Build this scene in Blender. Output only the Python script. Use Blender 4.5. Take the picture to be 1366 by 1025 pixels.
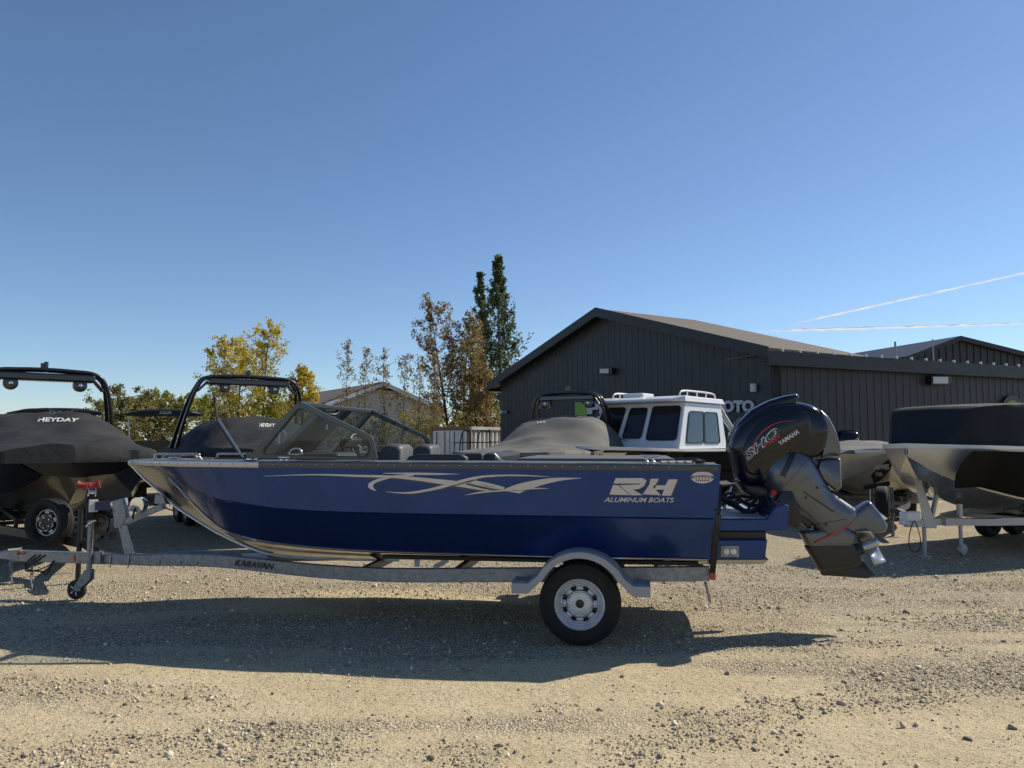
import bpy, bmesh, math, random
import numpy as np
from mathutils import Vector, Matrix
from mathutils.bvhtree import BVHTree
random.seed(7); RNG = np.random.default_rng(11)
S = bpy.context.scene
for o in list(bpy.data.objects): bpy.data.objects.remove(o)
C = S.collection
R = math.radians

# ------------------------------------------------------------------ camera
CAM_H, FPX, W0, H0, PITCH = 1.70, 1026.0, 1366.0, 1025.0, R(4.2)
cd = bpy.data.cameras.new('camera'); cam = bpy.data.objects.new('camera', cd); C.objects.link(cam)
cam.location = (0, 0, CAM_H); cam.rotation_euler = (R(90) + PITCH, 0, 0)
cd.sensor_fit = 'HORIZONTAL'; cd.sensor_width = 36.0; cd.lens = 36.0 * FPX / W0
cd.clip_start = 0.05; cd.clip_end = 60000
S.camera = cam
# ------------------------------------------------------------------ sky and sun
SUN = Vector((1.0, 0.55, 1.0)).normalized()
EL = math.asin(SUN.z); AZ = math.atan2(SUN.x, SUN.y)
wd = bpy.data.worlds.new('World'); S.world = wd; wd.use_nodes = True
nt = wd.node_tree; nt.nodes.clear()
wo = nt.nodes.new('ShaderNodeOutputWorld'); bg = nt.nodes.new('ShaderNodeBackground'); sk = nt.nodes.new('ShaderNodeTexSky')
sk.sky_type = 'NISHITA'; sk.sun_disc = False; sk.sun_elevation = EL; sk.sun_rotation = AZ
sk.altitude = 1200; sk.air_density = 1.0; sk.dust_density = 0.3; sk.ozone_density = 4.5
bg.inputs['Strength'].default_value = 0.110
nt.links.new(sk.outputs[0], bg.inputs[0]); nt.links.new(bg.outputs[0], wo.inputs[0])
sd = bpy.data.lights.new('sun', 'SUN'); so = bpy.data.objects.new('sun', sd); C.objects.link(so)
sd.energy = 5.0; sd.angle = R(0.55); sd.color = (1.0, 0.92, 0.78)
so.rotation_euler = (-SUN).to_track_quat('-Z', 'Y').to_euler(); so.location = (30, 16, 30)
S.view_settings.view_transform = 'Standard'; S.view_settings.look = 'None'
S.view_settings.exposure = 0.16; S.view_settings.gamma = 1.0; S.view_settings.use_curve_mapping = False
S.render.engine = 'CYCLES'
S.render.resolution_x = 1024; S.render.resolution_y = 768

# ------------------------------------------------------------------ pixel rays
CO = Vector((0, 0, CAM_H))
def ray(px, py):
    cx = (px - W0 / 2) / FPX; cz = -(py - H0 / 2) / FPX
    return Vector((cx, math.cos(PITCH) - math.sin(PITCH) * cz, math.sin(PITCH) + math.cos(PITCH) * cz))
def at(px, py, Y):
    d = ray(px, py); return CO + d * (Y / d.y)
def gnd(px, py, z=0.0):
    d = ray(px, py); return CO + d * ((z - CAM_H) / d.z)
def lerp(a, b, t): return a + (b - a) * t
def interp(x, tab, k):
    xs = [r[0] for r in tab]; return float(np.interp(x, xs, [r[k] for r in tab]))

class Fr:
    """a local frame standing on the ground: u along, v across, w up"""
    def __init__(s, x, y, yaw):
        s.o = Vector((x, y, 0)); s.yaw = yaw
        s.U = Vector((math.cos(yaw), math.sin(yaw), 0)); s.V = Vector((-math.sin(yaw), math.cos(yaw), 0))
    def world(s, p): return s.o + s.U * p[0] + s.V * p[1] + Vector((0, 0, p[2]))
    def local(s, P):
        d = Vector(P) - s.o; return (d.dot(s.U), d.dot(s.V), d.z)
    def pv(s, px, py, v):          # pixel on the plane v = const
        d = ray(px, py); t = (v - (CO - s.o).dot(s.V)) / d.dot(s.V); return s.local(CO + d * t)
    def pu(s, px, py, u):
        d = ray(px, py); t = (u - (CO - s.o).dot(s.U)) / d.dot(s.U); return s.local(CO + d * t)
    def pw(s, px, py, w): return s.local(gnd(px, py, w))
WF = Fr(0, 0, 0)

# ------------------------------------------------------------------ materials
M = {}
def node(t, kind, **kw):
    n = t.nodes.new(kind)
    for k, v in kw.items(): setattr(n, k, v)
    return n
def mat(name, col, rough=0.5, metal=0.0, coat=0.0, var=0.15, vscale=6.0, bump=0.0, bscale=80.0, spec=0.5, emit=None, rvar=0.1):
    m = bpy.data.materials.new(name); m.use_nodes = True; t = m.node_tree
    b = t.nodes['Principled BSDF']
    tc = node(t, 'ShaderNodeTexCoord'); nz = node(t, 'ShaderNodeTexNoise'); nz.inputs['Scale'].default_value = vscale; nz.inputs['Detail'].default_value = 6
    nz.inputs['Roughness'].default_value = 0.65
    t.links.new(tc.outputs['Object'], nz.inputs['Vector'])
    mr = node(t, 'ShaderNodeMapRange'); mr.inputs['From Min'].default_value = 0.25; mr.inputs['From Max'].default_value = 0.75
    mr.inputs['To Min'].default_value = 1 - var; mr.inputs['To Max'].default_value = 1 + var
    t.links.new(nz.outputs['Fac'], mr.inputs['Value'])
    mx = node(t, 'ShaderNodeMix', data_type='RGBA', blend_type='MULTIPLY'); mx.inputs['Factor'].default_value = 1
    mx.inputs['A'].default_value = (*col, 1); t.links.new(mr.outputs[0], mx.inputs['B'])
    t.links.new(mx.outputs['Result'], b.inputs['Base Color'])
    mr2 = node(t, 'ShaderNodeMapRange'); mr2.inputs['From Min'].default_value = 0.3; mr2.inputs['From Max'].default_value = 0.7
    mr2.inputs['To Min'].default_value = max(0.02, rough - rvar * rough); mr2.inputs['To Max'].default_value = min(1, rough + rvar * rough)
    t.links.new(nz.outputs['Fac'], mr2.inputs['Value']); t.links.new(mr2.outputs[0], b.inputs['Roughness'])
    b.inputs['Metallic'].default_value = metal; b.inputs['Coat Weight'].default_value = coat; b.inputs['Coat Roughness'].default_value = 0.03
    b.inputs['Specular IOR Level'].default_value = spec
    if bump > 0:
        n2 = node(t, 'ShaderNodeTexNoise'); n2.inputs['Scale'].default_value = bscale; n2.inputs['Detail'].default_value = 4
        t.links.new(tc.outputs['Object'], n2.inputs['Vector'])
        bp = node(t, 'ShaderNodeBump'); bp.inputs['Strength'].default_value = 1; bp.inputs['Distance'].default_value = bump
        t.links.new(n2.outputs['Fac'], bp.inputs['Height']); t.links.new(bp.outputs[0], b.inputs['Normal'])
    if emit: b.inputs['Emission Color'].default_value = (*emit, 1); b.inputs['Emission Strength'].default_value = 1
    M[name] = m; return m
def glass(name, tint, refl=0.12):
    m = bpy.data.materials.new(name); m.use_nodes = True; t = m.node_tree; t.nodes.clear()
    out = node(t, 'ShaderNodeOutputMaterial'); tr = node(t, 'ShaderNodeBsdfTransparent'); gl = node(t, 'ShaderNodeBsdfGlossy')
    tr.inputs[0].default_value = (*tint, 1); gl.inputs['Roughness'].default_value = 0.02
    fr = node(t, 'ShaderNodeFresnel'); fr.inputs[0].default_value = 1.5
    ad = node(t, 'ShaderNodeMath', operation='ADD'); ad.inputs[1].default_value = refl; t.links.new(fr.outputs[0], ad.inputs[0])
    mx = node(t, 'ShaderNodeMixShader'); t.links.new(ad.outputs[0], mx.inputs[0]); t.links.new(tr.outputs[0], mx.inputs[1]); t.links.new(gl.outputs[0], mx.inputs[2])
    t.links.new(mx.outputs[0], out.inputs[0]); M[name] = m; return m
def leafmat(name, c1, c2, c3):
    m = bpy.data.materials.new(name); m.use_nodes = True; t = m.node_tree; t.nodes.clear()
    out = node(t, 'ShaderNodeOutputMaterial'); at_ = node(t, 'ShaderNodeAttribute', attribute_name='tone')
    cr = node(t, 'ShaderNodeValToRGB'); e = cr.color_ramp.elements
    e[0].color = (*c1, 1); e[1].color = (*c3, 1); k = e.new(0.5); k.color = (*c2, 1)
    t.links.new(at_.outputs['Fac'], cr.inputs[0])
    df = node(t, 'ShaderNodeBsdfDiffuse'); tl = node(t, 'ShaderNodeBsdfTranslucent'); mx = node(t, 'ShaderNodeMixShader'); mx.inputs[0].default_value = 0.5
    t.links.new(cr.outputs[0], df.inputs[0]); t.links.new(cr.outputs[0], tl.inputs[0])
    t.links.new(df.outputs[0], mx.inputs[1]); t.links.new(tl.outputs[0], mx.inputs[2]); t.links.new(mx.outputs[0], out.inputs[0])
    M[name] = m; return m

mat('blue_paint', (0.018, 0.048, 0.185), 0.20, 0.75, 0.22, var=0.10, vscale=3, spec=0.3, bump=0.004, bscale=2.2)
mat('black_vinyl', (0.005, 0.005, 0.006), 0.6, 0.0, 0.0, var=0.1, spec=0.08)
mat('aluminium', (0.32, 0.315, 0.305), 0.20, 1.0, var=0.12, vscale=9, bump=0.0006, bscale=40)
mat('polished_hull', (0.62, 0.60, 0.56), 0.26, 1.0, var=0.12, vscale=9)
mat('bright_metal', (0.72, 0.71, 0.69), 0.16, 1.0, var=0.06)
mat('rail_metal', (0.40, 0.40, 0.41), 0.38, 1.0, var=0.1, vscale=14)
mat('grey_paint', (0.045, 0.05, 0.06), 0.35, 0.2, 0.4, var=0.1)
mat('deck_grey', (0.10, 0.105, 0.11), 0.7, var=0.2, bump=0.001)
mat('black_trim', (0.010, 0.010, 0.011), 0.4)
mat('black_rubber', (0.014, 0.0135, 0.013), 0.72, var=0.25, vscale=20)
mat('tyre', (0.010, 0.0095, 0.009), 0.8, var=0.35, vscale=14, bump=0.0015, bscale=60)
mat('vinyl_dark', (0.020, 0.022, 0.026), 0.5, var=0.15)
mat('vinyl_grey', (0.05, 0.052, 0.056), 0.55, var=0.1)
mat('galv', (0.24, 0.255, 0.28), 0.48, 0.7, var=0.45, vscale=22, bump=0.0006, bscale=50)
mat('fender_grey', (0.30, 0.32, 0.36), 0.42, 0.25, var=0.08)
mat('rim_silver', (0.60, 0.61, 0.63), 0.4, 0.35, var=0.12)
mat('decal_silver', (0.55, 0.51, 0.48), 0.35, 0.25, var=0.08, vscale=20)
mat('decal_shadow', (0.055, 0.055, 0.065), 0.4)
mat('decal_black', (0.008, 0.008, 0.009), 0.5)
mat('decal_white', (0.62, 0.62, 0.60), 0.5, var=0.1, vscale=40)
mat('decal_red', (0.45, 0.02, 0.02), 0.4)
mat('cowl_black', (0.006, 0.008, 0.014), 0.14, 0.0, 0.35, var=0.1, spec=0.3)
mat('motor_grey', (0.115, 0.125, 0.145), 0.32, 0.6, 0.35, var=0.1, vscale=8)
mat('motor_dark', (0.016, 0.016, 0.017), 0.45, 0.2, 0.2, var=0.25, vscale=10)
mat('red_light', (0.35, 0.012, 0.012), 0.2, coat=0.8)
mat('orange_light', (0.65, 0.17, 0.02), 0.3, coat=0.5)
mat('white_paint', (0.70, 0.70, 0.69), 0.35, coat=0.4, var=0.05)
mat('white_hull', (0.62, 0.61, 0.57), 0.3, coat=0.5, var=0.06)
mat('cream_hull', (0.50, 0.475, 0.40), 0.35, 0.6, var=0.1, vscale=3)  # bare aluminium; the cream tint paints in reflected sunlit ground
mat('black_hull', (0.005, 0.005, 0.006), 0.18, 0.0, 0.1, var=0.1, spec=0.25)
mat('brown_hull', (0.045, 0.042, 0.038), 0.3, 0.3, 0.5, var=0.2)
mat('cover_black', (0.0115, 0.0115, 0.013), 0.8, var=0.3, vscale=4, bump=0.018, bscale=4.5)
mat('cover_navy', (0.007, 0.009, 0.014), 0.85, var=0.2, vscale=5, bump=0.004, bscale=7)
mat('cover_grey', (0.125, 0.12, 0.11), 0.85, var=0.12, vscale=5, bump=0.006, bscale=7)
mat('tower_black', (0.008, 0.008, 0.009), 0.28, 0.0, 0.6)
mat('red_rubber', (0.28, 0.03, 0.022), 0.6)
mat('blue_strap', (0.012, 0.018, 0.06), 0.7)
mat('lime', (0.16, 0.33, 0.035), 0.5, var=0.05)
mat('siding', (0.0215, 0.0245, 0.031), 0.5, 0.1, var=0.12, vscale=1.5)
_t = M['siding'].node_tree; _oi = node(_t, 'ShaderNodeObjectInfo'); _mr = node(_t, 'ShaderNodeMapRange'); _mr.inputs['To Min'].default_value = .91; _mr.inputs['To Max'].default_value = 1.09
_mx = node(_t, 'ShaderNodeMix', data_type='RGBA', blend_type='MULTIPLY'); _mx.inputs['Factor'].default_value = 1; _b = _t.nodes['Principled BSDF']
_t.links.new(_oi.outputs['Random'], _mr.inputs['Value']); _t.links.new(_b.inputs['Base Color'].links[0].from_socket, _mx.inputs['A']); _t.links.new(_mr.outputs[0], _mx.inputs['B']); _t.links.new(_mx.outputs['Result'], _b.inputs['Base Color'])
mat('fascia', (0.012, 0.014, 0.020), 0.5, var=0.15)
mat('roof_brown', (0.115, 0.095, 0.075), 0.9, var=0.35, vscale=6, bump=0.01, bscale=14)
mat('lamp_lens', (0.45, 0.47, 0.47), 0.3, var=0.05)
mat('sign_grey', (0.42, 0.44, 0.47), 0.45, var=0.05)
mat('house_siding', (0.60, 0.575, 0.51), 0.7, var=0.1, vscale=2)
mat('white_trim', (0.75, 0.75, 0.73), 0.5, var=0.05)
mat('container_white', (0.62, 0.60, 0.56), 0.55, var=0.2, vscale=3)
mat('container_rust', (0.23, 0.12, 0.07), 0.8, var=0.4, vscale=6)
mat('bark', (0.085, 0.068, 0.052), 0.9, var=0.35, vscale=12, bump=0.01, bscale=20)
mat('pale_bark', (0.20, 0.18, 0.15), 0.9, var=0.35, vscale=10)
mat('stone', (0.33, 0.29, 0.235), 0.9, var=0.5, vscale=35)
mat('diamond_plate', (0.58, 0.56, 0.52), 0.42, 0.8, var=0.15, vscale=40, bump=0.004, bscale=60)
mat('dark_interior', (0.03, 0.032, 0.036), 0.7)
glass('clear_glass', (0.70, 0.79, 0.84), 0.0)
glass('dark_glass', (0.10, 0.115, 0.14), 0.10)
leafmat('leaf_yellow', (0.34, 0.29, 0.05), (0.56, 0.45, 0.07), (0.70, 0.55, 0.11))
leafmat('leaf_olive', (0.13, 0.13, 0.045), (0.24, 0.22, 0.08), (0.36, 0.30, 0.12))
leafmat('leaf_brown', (0.15, 0.105, 0.05), (0.27, 0.195, 0.09), (0.38, 0.31, 0.14))
leafmat('leaf_green', (0.05, 0.08, 0.04), (0.11, 0.15, 0.075), (0.22, 0.25, 0.13))
leafmat('leaf_lime', (0.17, 0.18, 0.03), (0.30, 0.29, 0.05), (0.45, 0.38, 0.07))

# ------------------------------------------------------------------ mesh building
class MB:
    def __init__(s): s.v = []; s.f = []
    def add(s, vs, fs):
        n = len(s.v); s.v += [tuple(p) for p in vs]; s.f += [tuple(i + n for i in f) for f in fs]; return s
    def box(s, c, d, m=None):
        x, y, z = d[0] / 2, d[1] / 2, d[2] / 2
        vs = [Vector(p) for p in ((-x,-y,-z),(x,-y,-z),(x,y,-z),(-x,y,-z),(-x,-y,z),(x,-y,z),(x,y,z),(-x,y,z))]
        if m is not None: vs = [m @ p for p in vs]
        c = Vector(c)
        return s.add([c + p for p in vs], [(0,3,2,1),(4,5,6,7),(0,1,5,4),(1,2,6,5),(2,3,7,6),(3,0,4,7)])
    def bar(s, a, b, wd, ht, up=(0, 0, 1)):
        a, b = Vector(a), Vector(b); d = b - a; L = d.length; d.normalize()
        y = Vector(up).cross(d)
        if y.length < 1e-4: y = Vector((0, 1, 0)).cross(d)
        y.normalize(); z = d.cross(y)
        return s.box((a + b) / 2, (L, wd, ht), Matrix((d, y, z)).transposed())
    def tube(s, pts, r, n=8, caps=True):
        pts = [Vector(p) for p in pts]; k = len(pts); rs = r if isinstance(r, (list, tuple)) else [r] * k
        T = [(pts[min(i + 1, k - 1)] - pts[max(i - 1, 0)]).normalized() for i in range(k)]
        ref = Vector((0, 0, 1)) if abs(T[0].z) < 0.9 else Vector((1, 0, 0)); N = (ref - T[0] * ref.dot(T[0])).normalized()
        vs = []
        for i in range(k):
            N = (N - T[i] * N.dot(T[i])).normalized(); B = T[i].cross(N)
            for j in range(n):
                a = 2 * math.pi * j / n; vs.append(pts[i] + (N * math.cos(a) + B * math.sin(a)) * rs[i])
        fs = [(i * n + j, i * n + (j + 1) % n, (i + 1) * n + (j + 1) % n, (i + 1) * n + j) for i in range(k - 1) for j in range(n)]
        if caps: fs += [tuple(range(n))[::-1], tuple((k - 1) * n + j for j in range(n))]
        return s.add(vs, fs)
    def loft(s, rings, closed=True, caps=True):
        n = len(rings[0]); k = len(rings); vs = [p for r_ in rings for p in r_]
        fs = [(i * n + j, i * n + (j + 1) % n, (i + 1) * n + (j + 1) % n, (i + 1) * n + j) for i in range(k - 1) for j in range(n if closed else n - 1)]
        if caps and closed: fs += [tuple(range(n))[::-1], tuple((k - 1) * n + j for j in range(n))]
        return s.add(vs, fs)
    def prism(s, poly, off):
        off = Vector(off); a = [Vector(p) for p in poly]; n = len(a)
        return s.add(a + [p + off for p in a], [tuple(range(n))[::-1], tuple(range(n, 2 * n))] + [(i, (i + 1) % n, n + (i + 1) % n, n + i) for i in range(n)])
    def lathe(s, prof, o, ax, n=24, close=False, caps=True):
        o = Vector(o); ax = Vector(ax).normalized(); ref = Vector((0, 0, 1)) if abs(ax.z) < 0.9 else Vector((1, 0, 0))
        N = (ref - ax * ref.dot(ax)).normalized(); B = ax.cross(N)
        rings = [[o + ax * h + (N * math.cos(2*math.pi*j/n) + B * math.sin(2*math.pi*j/n)) * r_ for j in range(n)] for r_, h in prof]
        if close: rings.append(rings[0])
        return s.loft(rings, True, caps and not close)
    def puff(s, poly, v0, hw, prof=((1, 0.0), (0.995, .35), (0.975, .62), (0.93, .82), (0.82, .95), (0.6, 1.0)), cen=None):
        """rounded solid: outline (u,w), half thickness hw about v0"""
        n = len(poly); cu = sum(p[0] for p in poly) / n if cen is None else cen[0]; cw = sum(p[1] for p in poly) / n if cen is None else cen[1]
        lv = [(k, -h) for k, h in prof][::-1] + [(k, h) for k, h in prof][1:]
        rings = [[(cu + (p[0] - cu) * k, v0 + h * hw, cw + (p[1] - cw) * k) for p in poly] for k, h in lv]
        return s.loft(rings)
    def build(s, name, m, parent=None, smooth=None, bevel=0, solid=0, sub=0, weld=False):
        me = bpy.data.meshes.new(name); me.from_pydata([tuple(p) for p in s.v], [], s.f)
        bm = bmesh.new(); bm.from_mesh(me)
        if weld: bmesh.ops.remove_doubles(bm, verts=bm.verts, dist=1e-4)
        bmesh.ops.recalc_face_normals(bm, faces=bm.faces); bm.to_mesh(me); bm.free()
        if m: me.materials.append(M[m] if isinstance(m, str) else m)
        if smooth:
            me.shade_smooth(); me.set_sharp_from_angle(angle=R(smooth))
        o = bpy.data.objects.new(name, me); C.objects.link(o)
        if parent is not None: o.parent = parent
        if bevel:
            b = o.modifiers.new('bevel', 'BEVEL'); b.width = bevel; b.segments = 2; b.limit_method = 'ANGLE'; b.angle_limit = R(35)
        if solid:
            b = o.modifiers.new('solid', 'SOLIDIFY'); b.thickness = solid; b.offset = 0
        if sub:
            b = o.modifiers.new('sub', 'SUBSURF'); b.levels = sub; b.render_levels = sub
        return o
def tag(o, label, cat, group=None):
    o['label'] = label; o['category'] = cat
    if group: o['group'] = group
    return o
def kind(o, k): o['kind'] = k; return o
def thing(name, label, cat, fr, group=None):
    o = bpy.data.objects.new(name, None); C.objects.link(o); o.location = fr.o; o.rotation_euler = (0, 0, fr.yaw); o.empty_display_size = 0.2
    return tag(o, label, cat, group)
def crom(pts, m=6):
    P = [Vector(p) for p in pts]; out = []
    for i in range(len(P) - 1):
        a, b, c, d = P[max(i - 1, 0)], P[i], P[i + 1], P[min(i + 2, len(P) - 1)]
        for j in range(m):
            t = j / m
            out.append(0.5 * ((2 * b) + (c - a) * t + (2 * a - 5 * b + 4 * c - d) * t * t + (3 * b - 3 * c + d - a) * t ** 3))
    return out + [P[-1]]
def rnd_poly(P, r, m=5):
    """round the corners of a planar polygon"""
    P = [Vector(p) for p in P]; n = len(P); out = []
    for i in range(n):
        a, b, c = P[i - 1], P[i], P[(i + 1) % n]; e1 = (a - b); e2 = (c - b); d = min(r, e1.length * .45, e2.length * .45)
        p, q = b + e1.normalized() * d, b + e2.normalized() * d
        for j in range(m + 1):
            t = j / m; out.append(p * (1 - t) ** 2 + b * 2 * t * (1 - t) + q * t * t)
    return out
def resample(P, n):
    P = [Vector(p) for p in P]; Q = P + [P[0]]; d = [0]
    for i in range(len(P)): d.append(d[-1] + (Q[i + 1] - Q[i]).length)
    out = []
    for k in range(n):
        t = d[-1] * k / n; i = max(j for j in range(len(P)) if d[j] <= t + 1e-9); s_ = (t - d[i]) / max(1e-9, d[i + 1] - d[i]); out.append(Q[i].lerp(Q[i + 1], s_))
    return out
def frame_ring(outer, inner, off, N=64):
    """a flat frame with thickness: outer and inner loops start at the same corner"""
    A, B = resample(outer, N), resample(inner, N); off = Vector(off); m = MB()
    return m.loft([[*A], [*B], [b + off for b in B], [a + off for a in A], [*A]], True, False)

# ------------------------------------------------------------------ surfaces for decals and lettering
def bvh_of(o, fr):
    me = o.data; return BVHTree.FromPolygons([fr.world(v.co) for v in me.vertices], [tuple(p.vertices) for p in me.polygons])
def bvh_multi(objs, fr):
    V, F = [], []
    for o in objs:
        n = len(V); V += [fr.world(v.co) for v in o.data.vertices]; F += [tuple(i + n for i in p.vertices) for p in o.data.polygons]
    return BVHTree.FromPolygons(V, F)
def on_bvh(bvh, lift=0.005):
    def f(px, py):
        d = ray(px, py).normalized(); h = bvh.ray_cast(CO, d)
        if h[0] is None:
            h = bvh.find_nearest(CO + d * 8); return h[0] - d * lift
        n = h[1] if h[1].dot(d) < 0 else -h[1]
        return h[0] + n * lift
    return f
def on_plane(p0, nrm, lift=0.005):
    p0 = Vector(p0); nrm = Vector(nrm).normalized()
    def f(px, py):
        d = ray(px, py); t = (p0 - CO).dot(nrm) / d.dot(nrm); n = nrm if nrm.dot(d) < 0 else -nrm
        return CO + d * t + n * lift
    return f
_tc = {}
def glyphs(body, bold=0.0, shear=0.0):
    key = (body, bold, shear)
    if key not in _tc:
        cu = bpy.data.curves.new('t', 'FONT'); cu.body = body; cu.offset = bold; cu.shear = shear; cu.resolution_u = 3
        o = bpy.data.objects.new('t', cu); C.objects.link(o); dg = bpy.context.evaluated_depsgraph_get(); dg.update()
        me = bpy.data.meshes.new_from_object(o.evaluated_get(dg)); bpy.data.objects.remove(o)
        v = np.array([p.co[:2] for p in me.vertices]); f = [tuple(p.vertices) for p in me.polygons]; bpy.data.meshes.remove(me)
        v = (v - v.min(0)) / (v.max(0) - v.min(0)); _tc[key] = (v, f)
    return _tc[key]
def lettering(name, body, quad, surf, m, parent, fr, bold=0.02, shear=0.0):
    """quad: pixel corners TL, TR, BR, BL of the lettering on a surface"""
    v, f = glyphs(body, bold, shear); (a, b, c, d) = quad; P = []
    for s_, t in v:
        x = (a[0]*(1-s_) + b[0]*s_) * t + (d[0]*(1-s_) + c[0]*s_) * (1-t); y = (a[1]*(1-s_) + b[1]*s_) * t + (d[1]*(1-s_) + c[1]*s_) * (1-t)
        P.append(fr.local(surf(x, y)))
    return MB().add(P, f).build(name, m, parent)
def strip(name, up, lo, surf, m, parent, fr, n=28):
    def rs(L):
        L = [Vector((p[0], p[1], 0)) for p in L]; L = crom(L, 6); d = [0]
        for i in range(len(L) - 1): d.append(d[-1] + (L[i+1] - L[i]).length)
        return [(float(np.interp(d[-1]*k/n, d, [p.x for p in L])), float(np.interp(d[-1]*k/n, d, [p.y for p in L]))) for k in range(n + 1)]
    A, B = rs(up), rs(lo); P = [fr.local(surf(*p)) for p in A + B]
    return MB().add(P, [(i, i+1, n+2+i, n+1+i) for i in range(n)]).build(name, m, parent)
def patch(name, pts, surf, m, parent, fr):
    P = [fr.local(surf(*p)) for p in pts]; return MB().add(P, [tuple(range(len(P)))]).build(name, m, parent)
# ================================================================== GROUND
def ground_mat():
    m = bpy.data.materials.new('gravel_yard'); m.use_nodes = True; t = m.node_tree; b = t.nodes['Principled BSDF']; L = t.links.new
    tc = node(t, 'ShaderNodeTexCoord'); ob = tc.outputs['Object']
    def noise(sc, det=6, rough=.6):
        n = node(t, 'ShaderNodeTexNoise'); n.inputs['Scale'].default_value = sc; n.inputs['Detail'].default_value = det; n.inputs['Roughness'].default_value = rough; L(ob, n.inputs['Vector']); return n.outputs['Fac']
    def ramp(src, p0, p1, c0=(0,0,0), c1=(1,1,1)):
        r_ = node(t, 'ShaderNodeValToRGB'); e = r_.color_ramp.elements; e[0].position = p0; e[1].position = p1; e[0].color = (*c0, 1); e[1].color = (*c1, 1); L(src, r_.inputs[0]); return r_.outputs[0]
    def mix(f, a, b_, bt='MIX'):
        x = node(t, 'ShaderNodeMix', data_type='RGBA', blend_type=bt)
        for s_, k in ((f, 'Factor'), (a, 'A'), (b_, 'B')):
            if isinstance(s_, (int, float)): x.inputs[k].default_value = s_
            elif isinstance(s_, tuple): x.inputs[k].default_value = (*s_, 1)
            else: L(s_, x.inputs[k])
        return x.outputs['Result']
    # stretched patches (tyre tracks run across the yard)
    mp = node(t, 'ShaderNodeMapping'); mp.inputs['Scale'].default_value = (0.25, 1.1, 1); L(ob, mp.inputs['Vector'])
    n0 = node(t, 'ShaderNodeTexNoise'); n0.inputs['Scale'].default_value = 0.9; n0.inputs['Detail'].default_value = 5; L(mp.outputs[0], n0.inputs['Vector'])
    sp = node(t, 'ShaderNodeSeparateXYZ'); L(ob, sp.inputs[0])
    dist = node(t, 'ShaderNodeMapRange'); dist.inputs['From Min'].default_value = 5.0; dist.inputs['From Max'].default_value = 9.5; dist.inputs['To Min'].default_value = -0.06; dist.inputs['To Max'].default_value = 0.17; L(sp.outputs['Y'], dist.inputs['Value'])
    ad = node(t, 'ShaderNodeMath', operation='ADD'); L(n0.outputs['Fac'], ad.inputs[0]); L(dist.outputs[0], ad.inputs[1])
    gmask = ramp(ad.outputs[0], 0.45, 0.56)
    v1 = node(t, 'ShaderNodeTexVoronoi'); v1.inputs['Scale'].default_value = 58; L(ob, v1.inputs['Vector'])
    v2 = node(t, 'ShaderNodeTexVoronoi'); v2.inputs['Scale'].default_value = 110; L(ob, v2.inputs['Vector'])
    sep = node(t, 'ShaderNodeSeparateColor'); L(v1.outputs['Color'], sep.inputs[0])
    sep2 = node(t, 'ShaderNodeSeparateColor'); L(v2.outputs['Color'], sep2.inputs[0])
    sand = mix(ramp(noise(1.3), .3, .7), (0.56, 0.455, 0.265), (0.66, 0.55, 0.35))
    sand = mix(ramp(noise(30, 8, .75), .35, .65), mix(0.35, sand, (0.28, 0.23, 0.145)), sand)
    sand = mix(ramp(sep2.outputs[0], .72, .9), sand, (0.27, 0.235, 0.18))
    peb = mix(sep.outputs[0], (0.32, 0.265, 0.18), (0.82, 0.70, 0.49))
    peb = mix(ramp(sep.outputs[1], .82, .95), peb, (0.80, 0.75, 0.66))
    peb = mix(ramp(sep.outputs[2], .80, .92), peb, (0.085, 0.078, 0.072))
    gap = ramp(v1.outputs['Distance'], .38, .62)
    peb = mix(gap, peb, (0.27, 0.22, 0.145))
    col = mix(gmask, sand, mix(0.88, sand, peb))
    L(col, b.inputs['Base Color']); b.inputs['Roughness'].default_value = 0.95; b.inputs['Specular IOR Level'].default_value = 0.2
    h1 = node(t, 'ShaderNodeMath', operation='MULTIPLY_ADD'); L(v1.outputs['Distance'], h1.inputs[0]); h1.inputs[1].default_value = -0.020; h1.inputs[2].default_value = 0
    hm = node(t, 'ShaderNodeMath', operation='MULTIPLY'); L(h1.outputs[0], hm.inputs[0]); L(gmask, hm.inputs[1])
    h2 = node(t, 'ShaderNodeMath', operation='MULTIPLY_ADD'); L(noise(45, 8, .7), h2.inputs[0]); h2.inputs[1].default_value = 0.014; L(hm.outputs[0], h2.inputs[2])
    h3 = node(t, 'ShaderNodeMath', operation='MULTIPLY_ADD'); L(noise(7, 5, .6), h3.inputs[0]); h3.inputs[1].default_value = 0.03; L(h2.outputs[0], h3.inputs[2])
    bp = node(t, 'ShaderNodeBump'); bp.inputs['Distance'].default_value = 1.0; bp.inputs['Strength'].default_value = 0.9; L(h3.outputs[0], bp.inputs['Height']); L(bp.outputs[0], b.inputs['Normal'])
    M['ground'] = m
ground_mat()
from mathutils import noise as mnoise
def gz(x, y):
    d = math.hypot(x, y); k = max(0.0, min(1.0, (26 - d) / 12))
    rut = 0.0
    for y0 in (4.55, 5.15):
        t = (y - y0 - .16 * math.sin(x * .33 + .6) - .05 * x) / .13; rut += -.014 * math.exp(-t * t) + .007 * math.exp(-(abs(t) - 1.7) ** 2 * 2)
    rut *= .6 + .6 * mnoise.noise(Vector((x * .6, y0, 2)))
    return rut + k * (0.020 * (mnoise.noise(Vector((x * .35, y * 1.1, 3.1)))) + 0.010 * mnoise.noise(Vector((x * 1.7, y * 2.6, 9)))) - 0.006
def axis(lo, hi, step, far):
    a = list(np.arange(lo, hi + 1e-6, step)); k = step
    while a[-1] < far: k *= 1.5; a.append(a[-1] + k)
    k = step
    while a[0] > -far: k *= 1.5; a.insert(0, a[0] - k)
    return a
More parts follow.
